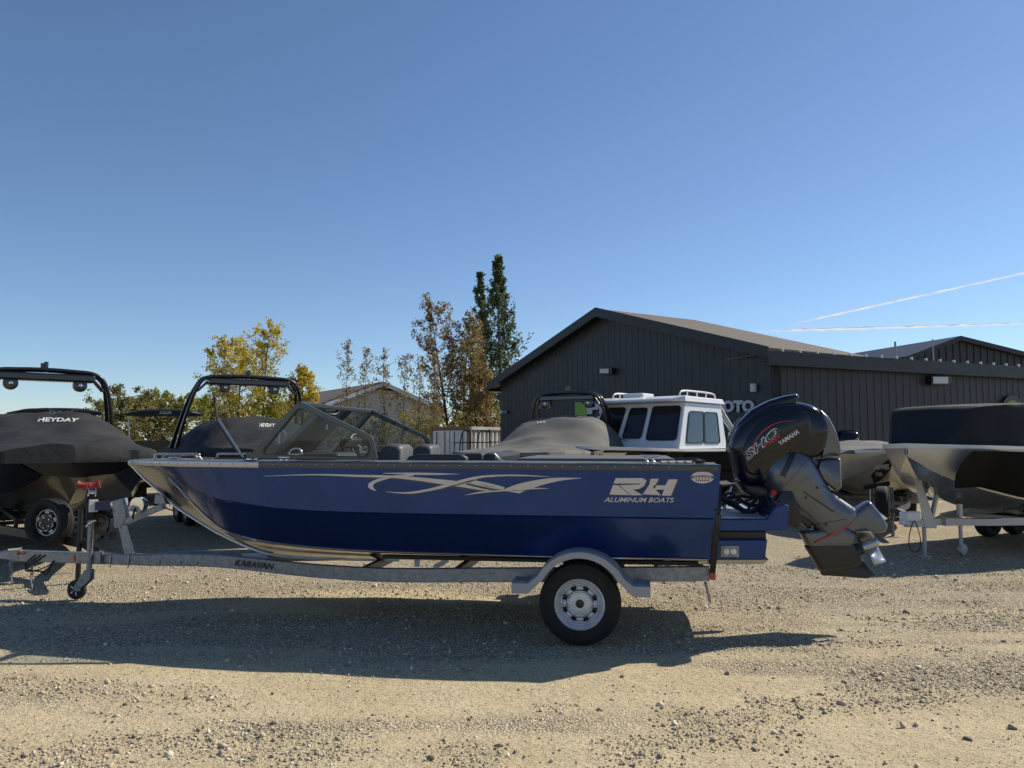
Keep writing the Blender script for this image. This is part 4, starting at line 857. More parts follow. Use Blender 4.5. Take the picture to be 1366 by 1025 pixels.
for k in range(7):
    x0, y0 = 968 + rh.uniform(-4, 14), 664 + rh.uniform(-8, 8); b = MB()
    b.tube(crom([pv(957, 662 + k * 2, -.35 + .07 * k), pv(x0, y0 + 2, -.36 + .08 * k), pv(990 + rh.uniform(-4, 8), 660 + rh.uniform(2, 24), -.42 + .1 * k), pv(1008 + rh.uniform(-5, 8), 662 + rh.uniform(0, 16), -.3 + .06 * k), pv(1020, 656 + rh.uniform(-4, 8), -.12 + .03 * k)], 6), .024 if k == 0 else rh.uniform(.008, .013), 8); b.build('hose', 'black_rubber', ob, 60)
b = MB(); b.tube([pv(958, 673, .1), pv(974, 672, .1)], .03, 10); b.tube([pv(966, 678, .0), pv(977, 650, .05)], .018, 8); b.build('steering_arm', 'bright_metal', ob, 50)

# ================================================================== BOAT TRAILER
tr = thing('boat_trailer', 'galvanised single axle trailer carrying the blue boat', 'trailer', bf)
VT = -.80
RAIL = [((946, 765), VT), ((860, 766), VT), ((640, 767), VT), ((560, 767.5), VT), ((500, 766.5), -.72), ((440, 763), -.60), ((390, 758.5), -.46), ((340, 753), -.31), ((290, 748.5), -.18), ((240, 747), -.10), ((205, 747), -.055)]
pts = [Vector(pv(*p, v)) for p, v in RAIL]
for side in (1, -1):
    sp_ = crom([(p.x, p.y * side, p.z) for p in pts], 4); rings = []
    for i, p in enumerate(sp_):
        d = (sp_[min(i + 1, len(sp_) - 1)] - sp_[max(i - 1, 0)]).normalized(); n = Vector((-d.y, d.x, 0)).normalized() * .03; z = Vector((0, 0, .062)); rings.append([p - n - z, p + n - z, p + n + z, p - n + z])
    rl = MB().loft(rings).build('side_rail', 'galv', tr, 30, bevel=.006)
    if side == 1: near_rail = rl
t0, t1 = Vector(pv(18, 741, 0)), Vector(pv(215, 747.5, 0)); b = MB(); b.bar(t0, t1, .10, .115); tg = b.build('tongue', 'galv', tr, bevel=.008)
tw = on_plane(bf.world((0, -.052, 0)), bf.V, .003)
rw = on_bvh(bvh_of(near_rail, bf), .004)
rm_ = bf.world(pts[7]); rd_ = bf.world(pts[6]) - bf.world(pts[8]); rw = on_plane(rm_ + Vector((rd_.y, -rd_.x, 0)).normalized() * -.034 if Vector((rd_.y, -rd_.x, 0)).y > 0 else rm_ + Vector((rd_.y, -rd_.x, 0)).normalized() * .034, (rd_.y, -rd_.x, 0), .006)
lettering('maker_name', 'KARAVAN', ((315, 746.5), (366, 752), (364, 760.5), (313, 755)), rw, 'decal_black', near_rail, bf, .012, .15)
patch('serial_plate', ((323, 738.5), (357, 737.5), (357, 747), (323, 748)), on_plane(bf.world((0, .02, 0)), bf.V, .003), 'decal_white', tr, bf)
b = MB(); q0 = pv(300, 743, .05); q1 = pv(362, 743, .05); b.bar((q0[0], .03, q0[2]), (q1[0], .03, q0[2]), .02, .075); b.build('tongue_brace', 'galv', tr)
for px_ in (220, 250, 274): q = pv(px_, 748, -.0); b = MB(); b.lathe([(.012, 0), (.012, .01), (.006, .014)], (q[0], interp(q[0], [(p.x, p.y) for p in pts[::-1]], 1) - .033, q[2]), (0, -1, 0), 8); b.build('bolt', 'rail_metal', tr)
for px_, w0 in ((470, 768), (600, 769), (880, 768)):
    q = pv(px_, w0, VT); b = MB(); b.bar((q[0], -abs(interp(q[0], [(p.x, p.y) for p in pts[::-1]], 1)) + .02, q[2] - .01), (q[0], abs(interp(q[0], [(p.x, p.y) for p in pts[::-1]], 1)) - .02, q[2] - .01), .06, .075); b.build('cross_member', 'galv', tr)
# bunks and their posts
zkb = hull_at(.5)
for s_ in (-1, 1):
    bz = lambda u, v: lerp(interp(u, STEM, 2), interp(u, CHINE, 2), v / .9)
    b = MB(); ua, ub = pv(520, 745, -.6)[0], pv(935, 745, -.6)[0]; b.bar((ua, s_ * .79, bz(ua, .79) - .035), (ub, s_ * .79, bz(ub, .79) - .035), .08, .03); b.build('bunk', 'black_rubber', tr)
    for px_ in (560, 600, 880):
        u = pv(px_, 755, -.7)[0]; b = MB(); b.bar((u, s_ * .79, bz(u, .79) - .05), (u - (.12 if px_ == 600 else 0), s_ * .80, .55), .045, .02, (0, 1, 0)); b.build('bunk_post', 'galv', tr)
    b = MB(); u = pv(890, 750, -.78)[0]; b.box((u, s_ * .78, .64), (.05, .02, .16)); b.build('guide_bracket', 'galv', tr)
# axle, wheel, fender
wc = Vector(pv(774, 804, -1.10)); wr = wc.z - .004
b = MB(); b.bar((wc.x, -1.0, wc.z + .02), (wc.x, 1.0, wc.z + .02), .07, .07); b.build('axle', 'galv', tr)
def wheel(parent, c, r, w, ax, rim_r, rim_m, holes=8, name='wheel', dark=False, disc_m=None):
    c = Vector(c); ax = Vector(ax).normalized(); N = 48
    root = bpy.data.objects.new(name, None); C.objects.link(root); root.parent = parent; root.location = c; h = w / 2
    b = MB(); b.lathe([(rim_r, h*.72), (rim_r + .012, h*.92), (lerp(rim_r, r, .5), h), (r - .03, h*.94), (r - .008, h*.80), (r, h*.55), (r, -h*.55), (r - .008, -h*.80), (r - .03, -h*.94), (lerp(rim_r, r, .5), -h), (rim_r, -h*.8)], (0, 0, 0), ax, N, True); ty = b.build('tyre', 'tyre', root, 35)
    b = MB(); rs_ = lerp(rim_r, r, .62); b.lathe([(rs_ - .012, h*.97), (rs_ - .006, h*1.035), (rs_ + .006, h*1.035), (rs_ + .012, h*.97)], (0, 0, 0), ax, N, caps=False); b.build('sidewall_rib', 'tyre', ty, 50)
    for hh in (-.33, 0, .33):     # tread grooves read as dark raised ribs between
        b = MB(); b.lathe([(r - .002, h*(hh - .10)), (r + .005, h*(hh - .08)), (r + .005, h*(hh + .08)), (r - .002, h*(hh + .10))], (0, 0, 0), ax, N, caps=False); b.build('tread_rib', 'tyre', ty, 35)
    b = MB(); b.lathe([(rim_r + .006, h*.86), (rim_r - .004, h*.93), (rim_r - .016, h*.80), (rim_r - .022, h*.45), (rim_r * .86, h*.30), (rim_r * .80, h*.36)], (0, 0, 0), ax, N, caps=False); rm = b.build('rim', rim_m, root, 40)
    rm.data.polygons  # open dish, closed by the disc below
    ref = Vector((0, 0, 1)); e1 = (ref - ax * ref.dot(ax)).normalized(); e2 = ax.cross(e1)
    pt = lambda rr, a, d: (e1 * math.cos(a) + e2 * math.sin(a)) * rr + ax * d
    b = MB(); K = holes; r1, r2 = rim_r * .46, rim_r * .80      # disc with real holes: spokes between
    for k in range(K):
        a0 = 2*math.pi*k/K; hwid = math.pi/K
        g1, g2 = hwid * (.62 if not dark else .4), hwid * (.52 if not dark else .3)
        b.add([pt(r1, a0 - hwid, h*.50), pt(r1, a0 + hwid, h*.50), pt(r1*1.22, a0 + hwid, h*.48), pt(r1*1.22, a0 - hwid, h*.48)], [(0, 1, 2, 3)])
        b.add([pt(r1*1.22, a0 - g1, h*.48), pt(r1*1.22, a0 + g1, h*.48), pt(r2*.93, a0 + g2, h*.40), pt(r2*.93, a0 - g2, h*.40)], [(0, 1, 2, 3)])
        b.add([pt(r2*.93, a0 - hwid, h*.40), pt(r2*.93, a0, h*.40), pt(r2*.93, a0 + hwid, h*.40), pt(r2*1.02, a0 + hwid, h*.34), pt(r2*1.02, a0, h*.34), pt(r2*1.02, a0 - hwid, h*.34)], [(0, 1, 4, 5), (1, 2, 3, 4)])
    b.build('wheel_disc', disc_m or rim_m, root, 50, solid=.006)
    b = MB(); b.lathe([(rim_r * .47, h*.50), (rim_r * .43, h*.53), (rim_r * .20, h*.53), (rim_r * .19, h*.30), (.004, h*.30)], (0, 0, 0), ax, 28); hb = b.build('hub', rim_m, root, 40)
    b = MB(); b.lathe([(rim_r * .185, 0), (rim_r * .185, .02), (rim_r * .12, .024), (.004, .024)], ax * h * .30, ax, 18); b.build('hub_bore', 'motor_dark', hb, 40)
    for k in range(5): b = MB(); b.lathe([(.011, 0), (.010, .018), (.003, .02)], pt(rim_r*.32, 2*math.pi*k/5 + .3, h*.525), ax, 6); b.build('lug_nut', 'bright_metal', hb)
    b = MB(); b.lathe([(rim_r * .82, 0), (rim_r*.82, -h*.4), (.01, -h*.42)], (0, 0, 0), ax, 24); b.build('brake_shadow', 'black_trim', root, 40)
    return root
wheel(tr, wc, wr, .205, (0, -1, 0), .205, 'rim_silver'); wheel(tr, (wc.x, -wc.y, wc.z), wr, .205, (0, 1, 0), .205, 'rim_silver')
def fender(side):
    c = pv(774, 804, -1.22); rings = []; ro = wr + .075
    A_ = [math.pi * k / 18 for k in range(19)]; vo, vi = -1.235 * 1, -.965
    path = [(c[0] - ro - .16, c[2] + .155, 0), (c[0] - ro - .02, c[2] + .155, 0)] + [(c[0] - math.cos(a) * (ro + .0), c[2] + .01 + math.sin(a) * ro, 1) for a in A_ if math.sin(a) * ro > .16] + [(c[0] + ro + .02, c[2] + .155, 0), (c[0] + ro + .16, c[2] + .155, 0)]
    for i, (u, w, k) in enumerate(path):
        if k: dx, dz = (c[0] - u), (c[2] - w); L_ = math.hypot(dx, dz); dx, dz = dx / L_ * .062, dz / L_ * .062
        else: dx, dz = 0, -.095
        rings.append([(u + dx, side * -vo, w + dz), (u, side * (-vo - .0), w - .012), (u, side * (-vo - .02), w), (u, side * -vi, w), (u, side * -vi, w - .006), (u, side * (-vo - .022), w - .006), (u + dx * .97, side * (-vo - .006), w + dz * .97)])
    MB().loft(rings).build('fender', 'fender_grey', tr, 35)
    for s_ in (-1, 1): b = MB(); b.bar((c[0] + s_ * (ro + .09), side * .80, c[2] + .11), (c[0] + s_ * (ro + .09), side * 1.1, c[2] + .11), .05, .03); b.build('fender_bracket', 'galv', tr)
for s_ in (-1, 1): fender(s_)
fb = on_bvh  # fender running light
q = pv(696, 775, -1.245); b = MB(); b.lathe([(.012, 0), (.010, .008), (.002, .01)], (q[0], q[1], q[2] - .005), (0, -1, 0), 10); b.build('side_marker', 'red_light', tr, 50)
for s_ in (-1, 1):
    q = pv(947.5, 768, -.9); b = MB(); b.box((q[0] + .02, s_ * .85, q[2]), (.05, .10, .075)); b.build('tail_light', 'red_light', tr, bevel=.006)
b = MB(); q = pv(944, 790, -.78); b.box((q[0], -.78, q[2]), (.02, .10, .16), Matrix.Rotation(R(-12), 3, 'Y')); b.build('licence_tag', 'galv', tr)
# winch post, bow arm, winch
b = MB(); b.loft([[Vector(pv(*p, v)) for p, v in (((166, 740), -.05), ((181, 740), -.05), ((181, 740), .05), ((166, 740), .05))], [Vector(pv(*p, v)) for p, v in (((157, 700), -.04), ((169, 700), -.04), ((169, 700), .04), ((157, 700), .04))]]); b.build('winch_post', 'galv', tr, bevel=.004)
b = MB(); b.prism([pv(*p, -.045) for p in ((149, 669), (163, 665), (168, 690), (160, 706), (152, 700))], (0, .09, 0)); b.build('post_head', 'galv', tr, bevel=.004)
b = MB(); b.bar(pv(155, 701, 0), pv(219, 675, 0), .08, .062, (0, 0, 1)); b.build('bow_arm', 'galv', tr, bevel=.005)
for v in (-.055, .055): b = MB(); b.prism([pv(*p, v) for p in ((206, 672), (221, 672), (217, 661), (207, 660))], (0, .008, 0)); b.build('roller_cheek', 'galv', tr)
b = MB(); q = Vector(pv(213, 666, 0)); b.lathe([(.02, -.05), (.045, -.045), (.032, 0), (.045, .045), (.02, .05)], q, (0, 1, 0), 14); b.build('bow_roller', 'black_rubber', tr, 50)
q = Vector(pv(183, 674, -.06)); b = MB(); b.lathe([(.01, -.01), (.082, -.008), (.082, .0), (.03, .004), (.03, .07), (.08, .074), (.08, .08), (.01, .084)], q, (0, 1, 0), 24); wn = b.build('winch_drum', 'bright_metal', tr, 40)
b = MB(); b.prism([pv(*p, -.075) for p in ((170, 682), (188, 684), (184, 676), (176, 674))], (0, .12, 0)); b.build('winch_bracket', 'galv', tr); b = MB(); b.tube([pv(180, 678, -.08), pv(177, 690, -.11), pv(178, 692, -.17)], .011, 8); b.build('winch_handle', 'black_trim', wn, 50)
b = MB(); b.bar(pv(190, 668, -.02), pv(233, 682, -.0), .045, .004, (0, 0, 1)); b.build('winch_strap', 'black_rubber', tr)
for px_ in (152, 176): b = MB(); q = pv(px_, 748, 0); N = 20; b.tube([(q[0], -.056, q[2] - .066), (q[0], -.060, q[2]), (q[0], -.056, q[2] + .066)], .007, 6); b.build('u_bolt', 'rail_metal', tr)
# swivel jack with caster
jx = Vector(pv(119.5, 745, -.105)); b = MB(); b.tube([(jx.x, jx.y, jx.z - .14), (jx.x, jx.y, jx.z + .36)], .029, 14); b.tube([(jx.x, jx.y, jx.z + .36), (jx.x, jx.y, jx.z + .40)], .034, 14); jk = b.build('jack_tube', 'galv', tr, 50)
b = MB(); b.box((jx.x + .07, -.07, jx.z), (.10, .04, .13)); b.build('jack_mount', 'galv', tr, bevel=.005)
jw = Vector(pv(103, 778, -.105)); jr = .105; jw.z = jr - .004
b = MB()
for s_ in (-.035, .035): b.prism([(jx.x + .035, jx.y + s_, jx.z - .12), (jx.x - .03, jx.y + s_, jx.z - .12), (jw.x - .03, jx.y + s_, jw.z + .01), (jw.x + .02, jx.y + s_, jw.z - .025), (jx.x + .035, jx.y + s_, jx.z - .22)], (0, .005, 0))
b.build('caster_fork', 'galv', tr)
b = MB(); b.lathe([(.03, -.028), (jr * .8, -.028), (jr, -.018), (jr, .018), (jr * .8, .028), (.03, .028)], (jw.x, jx.y, jw.z), (0, 1, 0), 28, True); cw = b.build('caster_wheel', 'black_rubber', tr, 40)
b = MB()
for k in range(5): a_ = 2*math.pi*k/5; b.bar((jw.x + math.cos(a_) * .03, jx.y - .03, jw.z + math.sin(a_) * .03), (jw.x + math.cos(a_) * .062, jx.y - .03, jw.z + math.sin(a_) * .062), .004, .014)
b.build('caster_spokes', 'white_paint', cw)
b = MB(); b.tube([(jx.x, jx.y, jx.z + .34), (jx.x, jx.y - .07, jx.z + .35)], .010, 8); b.tube([(jx.x, jx.y - .07, jx.z + .35), (jx.x + .09, jx.y - .075, jx.z + .41), (jx.x + .13, jx.y - .1, jx.z + .41)], .009, 8); b.build('jack_crank', 'bright_metal', jk, 50)
q = pv(98, 745, -.05); b = MB(); b.box((q[0], -.056, q[2]), (.035, .012, .065)); b.build('side_reflector', 'orange_light', tr, bevel=.003)
# coupler, chains, wiring
cp = Vector(t0); b = MB(); b.loft([[(cp.x + .02, -.045, cp.z - .045), (cp.x + .02, .045, cp.z - .045), (cp.x + .02, .045, cp.z + .05), (cp.x + .02, -.045, cp.z + .05)], [(cp.x - .14, -.05, cp.z - .035), (cp.x - .14, .05, cp.z - .035), (cp.x - .14, .04, cp.z + .045), (cp.x - .14, -.04, cp.z + .045)], [(cp.x - .23, -.03, cp.z - .03), (cp.x - .23, .03, cp.z - .03), (cp.x - .22, .025, cp.z + .02), (cp.x - .22, -.025, cp.z + .02)]]); b.build('coupler', 'galv', tr, 50, bevel=.006)
b = MB(); b.bar((cp.x - .06, 0, cp.z + .06), (cp.x + .09, 0, cp.z + .075), .04, .03); b.build('coupler_latch', 'bright_metal', tr, bevel=.006)
b = MB(); b.tube([(cp.x + .10, -.05, cp.z + .02), (cp.x + .13, -.07, cp.z + .05), (cp.x + .18, -.06, cp.z + .03)], .012, 8); b.build('latch_pin', 'red_rubber', tr, 50)
def chain(a, sag, c_, n, parent):
    b = MB(); a, c_ = Vector(a), Vector(c_)
    for k in range(n):
        t = (k + .5) / n; p = a.lerp(c_, t) - Vector((0, 0, sag * math.sin(math.pi * t))); t2 = (k + 1.0) / n; p2 = a.lerp(c_, t2) - Vector((0, 0, sag * math.sin(math.pi * t2))); d = (p2 - p).normalized(); s_ = Vector((0, 1, 0)) if k % 2 else Vector((0, 0, 1)).cross(d) + Vector((.01, 0, 0)); s_.normalize()
        L_ = (c_ - a).length / n * .72 + .008; N = 10
        b.tube([p + d * math.cos(2*math.pi*j/N) * L_ + s_ * math.sin(2*math.pi*j/N) * .012 for j in range(N + 1)], .004, 5, False)
    return b.build('safety_chain', 'galv', parent, 60)
for x0, dx, lo in ((.02, .10, .24), (.28, .06, .30)):
    a = (cp.x + x0, -.055, cp.z - .05); chain(a, 0, (cp.x + x0 + dx * .2, -.06, cp.z - lo), 8, tr)
    e = Vector((cp.x + x0 + dx * .2, -.06, cp.z - lo)); b = MB(); b.tube(crom([e, e + Vector((.01, 0, -.03)), e + Vector((.0, 0, -.065)), e + Vector((-.025, 0, -.06)), e + Vector((-.03, 0, -.04))], 4), .007, 6); b.build('chain_hook', 'galv', tr, 60)
for k in range(3):
    b = MB(); b.tube(crom([(cp.x + .32 + .06 * k, -.055, cp.z + .02), (cp.x + .22, -.075, cp.z - .08 - .03 * k), (cp.x + .30 + .05 * k, -.08, cp.z - .15), (cp.x + .48, -.07, cp.z - .10 - .04 * k), (cp.x + .55, -.055, cp.z - .04)], 6), .008, 6); b.build('wiring', 'black_rubber', tr, 60)
# ================================================================== BOATS BEHIND
def hull2(fr, parent, st, ms, mb, mr=None, n=26, rail_h=.06, midk=.5, bulge=.04):
    """st rows: u, keel z, chine half width, chine z, sheer half width, sheer z (stern to bow)"""
    U = list(np.linspace(st[0][0], st[-1][0], n)); G = lambda u: [interp(u, st, k) for k in range(1, 6)]; sides = {}
    for s_ in (-1, 1):
        rg = []; bt = []; rl = []
        for u in U:
            zk, bc, zc, bs, zs = G(u); rg.append([(u, s_*bs, zs), (u, s_*(lerp(bs, bc, .35) + bulge), lerp(zs, zc, .35)), (u, s_*(lerp(bs, bc, .7) + bulge), lerp(zs, zc, .7)), (u, s_*bc, zc)])
            bt.append([(u, s_*bc, zc), (u, s_*bc*.9, lerp(zc, zk, .04)), (u, s_*bc*.5, lerp(zc, zk, .5)), (u, 0, zk)])
            rl.append([(u, s_*(bs + .004), zs - .005), (u, s_*(bs + .03), zs + rail_h*.2), (u, s_*(bs + .03), zs + rail_h), (u, s_*max(.0, bs - .06), zs + rail_h), (u, s_*max(0, bs - .06), zs - .005)])
        sides[s_] = MB().loft(rg, False, False).build('hull_side', ms, parent, 50); MB().loft(bt, False, False).build('hull_bottom', mb, parent, 30)
        if mr: MB().loft(rl).build('gunwale', mr, parent, 40)
    zk, bc, zc, bs, zs = G(U[0]); MB().add([(U[0], -bs, zs), (U[0], -bc, zc), (U[0], 0, zk), (U[0], bc, zc), (U[0], bs, zs)], [(0, 1, 2, 3, 4)]).build('transom', ms, parent)
    zk, bc, zc, bs, zs = G(U[-1])
    MB().add([(U[-1], -bs, zs), (U[-1], -bc, zc), (U[-1], 0, zk), (U[-1], bc, zc), (U[-1], bs, zs)], [(0, 1, 2, 3, 4)]).build('stem_face', ms, parent)
    MB().loft([[(u, -G(u)[3] * .98, G(u)[4] - .02), (u, 0, G(u)[4] + .0), (u, G(u)[3] * .98, G(u)[4] - .02)] for u in U], False, False).build('deck', ms, parent, 40)
    return sides
def cover2(fr, parent, prof, m, seed=0, wr=.034, skirt=.13, name='cover', N=70, K=37, name2=None):
    """prof rows: u, half width, edge z, top z, exponent; a tight tarpaulin with sags and pulled folds"""
    rows = []; n0 = prof[0][0]; n1 = prof[-1][0]
    for i in range(N):
        u = lerp(n0, n1, i / (N - 1)); hw, ez, tz, ex = [interp(u, prof, k) for k in range(1, 5)]; row = []
        for j in range(K):
            s_ = j / (K - 1) * 2 - 1; t = s_ * 1.12
            if abs(t) <= 1: v = t * hw; z = ez + (tz - ez) * (1 - abs(t) ** ex)
            else: k = (abs(t) - 1) / .12; v = math.copysign(hw + .012 * k, t); z = ez - skirt * k * (1 + .12 * mnoise.noise(Vector((u * 3, s_ * 2, seed))))
            a = 1 - min(1, abs(t)) ** 6
            z += wr * a * mnoise.noise(Vector((u * 1.3, v * 1.6, seed))) * 1.6 + wr * .55 * a * (1 - abs(mnoise.noise(Vector((u * 2.4 + v * 1.7, v * .6 - u * .5, seed + 4)))) * 4)
            z += wr * 1.1 * a * (abs(mnoise.noise(Vector((u * 1.5 + .35 * v, v * .45, seed + 9)))) * 2 - .35); row.append((u, v, z))
        rows.append(row)
    rows.insert(0, [(p[0] - .01, p[1] * .97, min(p[2], rows[0][0][2])) for p in rows[0]]); rows.append([(p[0] + .012, p[1] * .98, min(p[2], rows[-1][0][2])) for p in rows[-1]])
    return MB().loft(rows, False, False).build(name, m, parent, 70)
def tower(fr, parent, u0, hw, zg, zt, m='tower_black', rake=.45, r_=.038, pods=(-.5, .5), splay=.06):
    for du, rr in ((0, r_), (.34, r_ * .85)):
        P = [(u0 - rake + du * 1.5, hw + splay, zg), (u0 - rake * .40 + du, hw + splay * .4, lerp(zg, zt, .55)), (u0 + du * .6, hw - .04, lerp(zg, zt, .86)), (u0 + du * .6 + .02, hw - .22, zt - .015), (u0 + du * .6 + .02, hw * .4, zt + .02), (u0 + du * .6 + .02, 0, zt + .03)]
        P = P + [(a, -b_, c_) for a, b_, c_ in P[:-1][::-1]]; MB().tube(crom(P, 6), rr, 10).build('tower_hoop', m, parent, 60)
    b = MB(); b.box((u0 + .12, 0, zt - .095), (.30, hw * 1.56, .13)); b.build('tower_rack', m, parent, bevel=.03)
    for s_ in (-1, 1):
        b = MB(); b.bar((u0 + .05, s_ * hw * .72, zt - .05), (u0 + .05, s_ * (hw - .05), zt - .30), .16, .04); b.build('tower_gusset', m, parent, bevel=.015)
    for s_ in pods:
        c_ = Vector((u0 + .2, s_, zt - .215)); b = MB(); b.lathe([(.01, -.28), (.065, -.26), (.10, -.15), (.112, 0), (.106, .03), (.08, .035)], c_, (1, 0, 0), 22); pd = b.build('tower_speaker', m, parent, 50)
        b = MB(); b.lathe([(.08, .034), (.05, .02), (.035, .03), (.03, .05), (.004, .058)], c_, (1, 0, 0), 22); b.build('speaker_cone', 'black_trim', pd, 50)
        b = MB(); b.lathe([(.034, .045), (.03, .062), (.004, .07)], c_, (1, 0, 0), 14); b.build('speaker_cap', 'bright_metal', pd, 50)
    b = MB(); b.tube([(u0 + .1, 0, zt), (u0 + .1, 0, zt + .17)], .035, 10); b.box((u0 + .1, -.055, zt + .10), (.05, .05, .09)); b.build('mast_light', m, parent, 50)
def trailer2(fr, label, m, L0, L1, tong, zr=.45, wr=.33, bunkz=.6, wheels=(-1.1, -.25), grp='trailers under the covered boats', stand=None, hw=.72):
    t = thing('boat_trailer', label, 'trailer', fr, None); f_ = lambda u: interp(u, [(L0, hw), (L1 - 1.2, hw), (L1, .42), (tong - .7, .06), (tong, .05)], 1)
    for s_ in (-1, 1):
        us_ = list(np.linspace(L0, tong - .6, 16)); rings = [[(u, s_*(f_(u) - .03), zr - .055), (u, s_*(f_(u) + .03), zr - .055), (u, s_*(f_(u) + .03), zr + .055), (u, s_*(f_(u) - .03), zr + .055)] for u in us_]
        MB().loft(rings).build('side_rail', m, t, 30)
        b = MB(); b.bar((L0 + .2, s_ * .5, bunkz - .03), (L1 - .6, s_ * .5, bunkz - .03), .1, .05); b.build('bunk', 'black_rubber', t)
        for u in (L0 + .4, (L0 + L1) / 2, L1 - .9): b = MB(); b.bar((u, s_ * .52, zr - .03), (u, s_ * .5, bunkz - .055), .05, .05); b.build('bunk_post', m, t)
        for u in wheels:
            wheel(t, (u, s_ * (hw + .26), wr - .004), wr, .2, (0, s_, 0), wr * .58, 'rim_silver', 6, dark=True)
        uu = [min(wheels) - wr - .08, max(wheels) + wr + .08]; rg = []
        for k in range(13): a = math.pi * k / 12; cu = (uu[0] + uu[1]) / 2 - math.cos(a) * (uu[1] - uu[0]) / 2; z = wr * 1.05 + min(1, math.sin(a) * 1.8) * (wr + .07) ; rg.append([(cu, s_*(hw + .12), z), (cu, s_*(hw + .39), z), (cu, s_*(hw + .40), z - .05)])
        MB().loft(rg, False, False).build('fender', m, t, 50, solid=.01)
    for u in (*wheels, L1 - .9, L0 + .1): b = MB(); b.bar((u, -f_(u), zr - .02), (u, f_(u), zr - .02), .06, .07); b.build('cross_member', m, t)
    for u in wheels: b = MB(); b.bar((u, -hw - .2, wr), (u, hw + .2, wr), .06, .06); b.build('axle', m, t)
    b = MB(); b.bar((tong - .75, 0, zr), (tong, 0, zr), .09, .10); b.build('tongue', m, t)
    b = MB(); b.loft([[(tong, -.05, zr - .05), (tong, .05, zr - .05), (tong, .05, zr + .05), (tong, -.05, zr + .05)], [(tong + .2, -.03, zr - .04), (tong + .2, .03, zr - .04), (tong + .2, .03, zr + .03), (tong + .2, -.03, zr + .03)]]); b.build('coupler', m, t, bevel=.005)
    b = MB(); b.tube([(tong - .35, -.09, -.01), (tong - .35, -.09, zr + .42)], .03, 10); b.lathe([(.09, -.008), (.09, .004), (.03, .01)], (tong - .35, -.09, .0), (0, 0, 1), 14); b.build('jack_leg', m, t, 50)
    return t

def wakeboat(fr, label, mc, ms, mb, hwb=.86, seed=1, scale=1.0, top=2.12, edge=1.5, tw=1.12, tz=2.85, group=None, splay=.15, rake=.5, bowk=1.0, wr=.05):
    t = thing('wake_boat', label, 'boat', fr, group)
    st = [(-2.6, .62, 1.05, .74, 1.20, edge - .06), (-1, .56, 1.10, .74, 1.27, edge - .03), (.6, .55, 1.10, .74, 1.27, edge), (2.0, .60, 1.02, .82, 1.20, edge + .02), (2.9, .78, .80, .96, 1.08, edge + .04), (3.5, 1.02, .55, 1.12, .97, edge + .05), (3.8, 1.22, .40, 1.26, hwb, edge + .05)]
    hull2(fr, t, st, ms, mb, None)
    cv = cover2(fr, t, [(-2.62, 1.20, edge - .04, edge + .05, 2.2), (-1.6, 1.27, edge, 1.86, 2.6), (-.4, 1.31, edge + .02, top - .02, 3.4), (.5, 1.30, edge + .03, top + .02, 4.0), (.9, 1.29, edge + .03, top - .03, 3.6), (1.6, 1.26, edge + .04, lerp(edge, top, .62 * (1 + bowk) / 2), 2.8), (2.4, 1.17, edge + .05, lerp(edge, top, .36 * bowk), 2.4), (3.2, 1.06, edge + .06, lerp(edge, top, .22 * bowk), 2.6), (3.7, .93, edge + .06, lerp(edge, top, .16 * bowk), 3.0), (3.84, hwb + .02, edge + .05, lerp(edge, top, .12 * bowk), 4)], mc, seed, wr)
    tower(fr, t, .05, tw, edge + .05, tz, rake=rake, splay=splay)
    return t, cv
# --- big black covered boat
fA = Fr(-7.93, 13.0, R(-52)); wA, cA = wakeboat(fA, 'black covered wake boat with tower speakers, spare wheel mounted ahead of it', 'cover_black', 'black_hull', 'brown_hull', seed=2, tw=.93)
sA = on_bvh(bvh_of(cA, fA), .006); sA2 = on_bvh(bvh_of(cA, fA), .010)
lettering('cover_text', 'HEYDAY', ((49, 557), (106, 558.5), (105, 563), (50, 563)), sA, 'decal_white', cA, fA, .03, .2)
tA = trailer2(fA, 'black trailer with red bow rollers under the black covered boat', 'black_trim', -2.3, 3.0, 4.9, bunkz=.63)
# winch stand with red rollers, spare wheel
p = Vector(fA.local(at(119, 648, 9.75))); gp = Vector((p.x + .12, p.y, .45)); b = MB(); b.bar(gp, p - Vector((0, 0, .08)), .07, .07, (0, 1, 0)); b.build('winch_stand', 'black_trim', tA, bevel=.006)
for s_ in (-.07, .07): b = MB(); b.lathe([(.02, -.06), (.055, -.055), (.035, 0), (.055, .055), (.02, .06)], p + Vector((-.04, s_, .0)), (.25, 1, .25 * (1 if s_ > 0 else -1)), 14); b.build('bow_roller', 'red_rubber', tA, 50)
q = Vector(fA.local(at(122, 657, 9.7))); b = MB(); b.lathe([(.03, -.05), (.06, -.045), (.06, -.035), (.025, -.03), (.025, .03), (.06, .035), (.06, .045), (.03, .05)], q, (0, 1, 0), 18); b.build('winch_drum', 'bright_metal', tA, 40)
q = Vector(fA.local(at(124.5, 675, 9.66))); b = MB(); b.box(q, (.03, .10, .15)); b.build('stand_plate', 'decal_white', tA, bevel=.004)
q = Vector(fA.local(at(136, 675, 9.72))); b = MB(); b.bar(q - Vector((0, .08, 0)), q + Vector((0, .09, 0)), .05, .11); b.build('winch_strap', 'blue_strap', tA)
dsp = fA.local(fA.o + Vector((-.22, -1, .03))); q = fA.local(at(66, 697, 9.75)); wheel(tA, q, .298, .21, dsp, .21, 'motor_dark', 5, name='spare_wheel', dark=True, disc_m='rim_silver')
b = MB(); b.bar(Vector(q) - Vector(dsp) * .08, (q[0] - .1, .42, .45), .05, .06); b.bar((q[0] - .1, .42, .40), (q[0] - .1, .42, .5), .06, .06); b.build('spare_bracket', 'black_trim', tA)
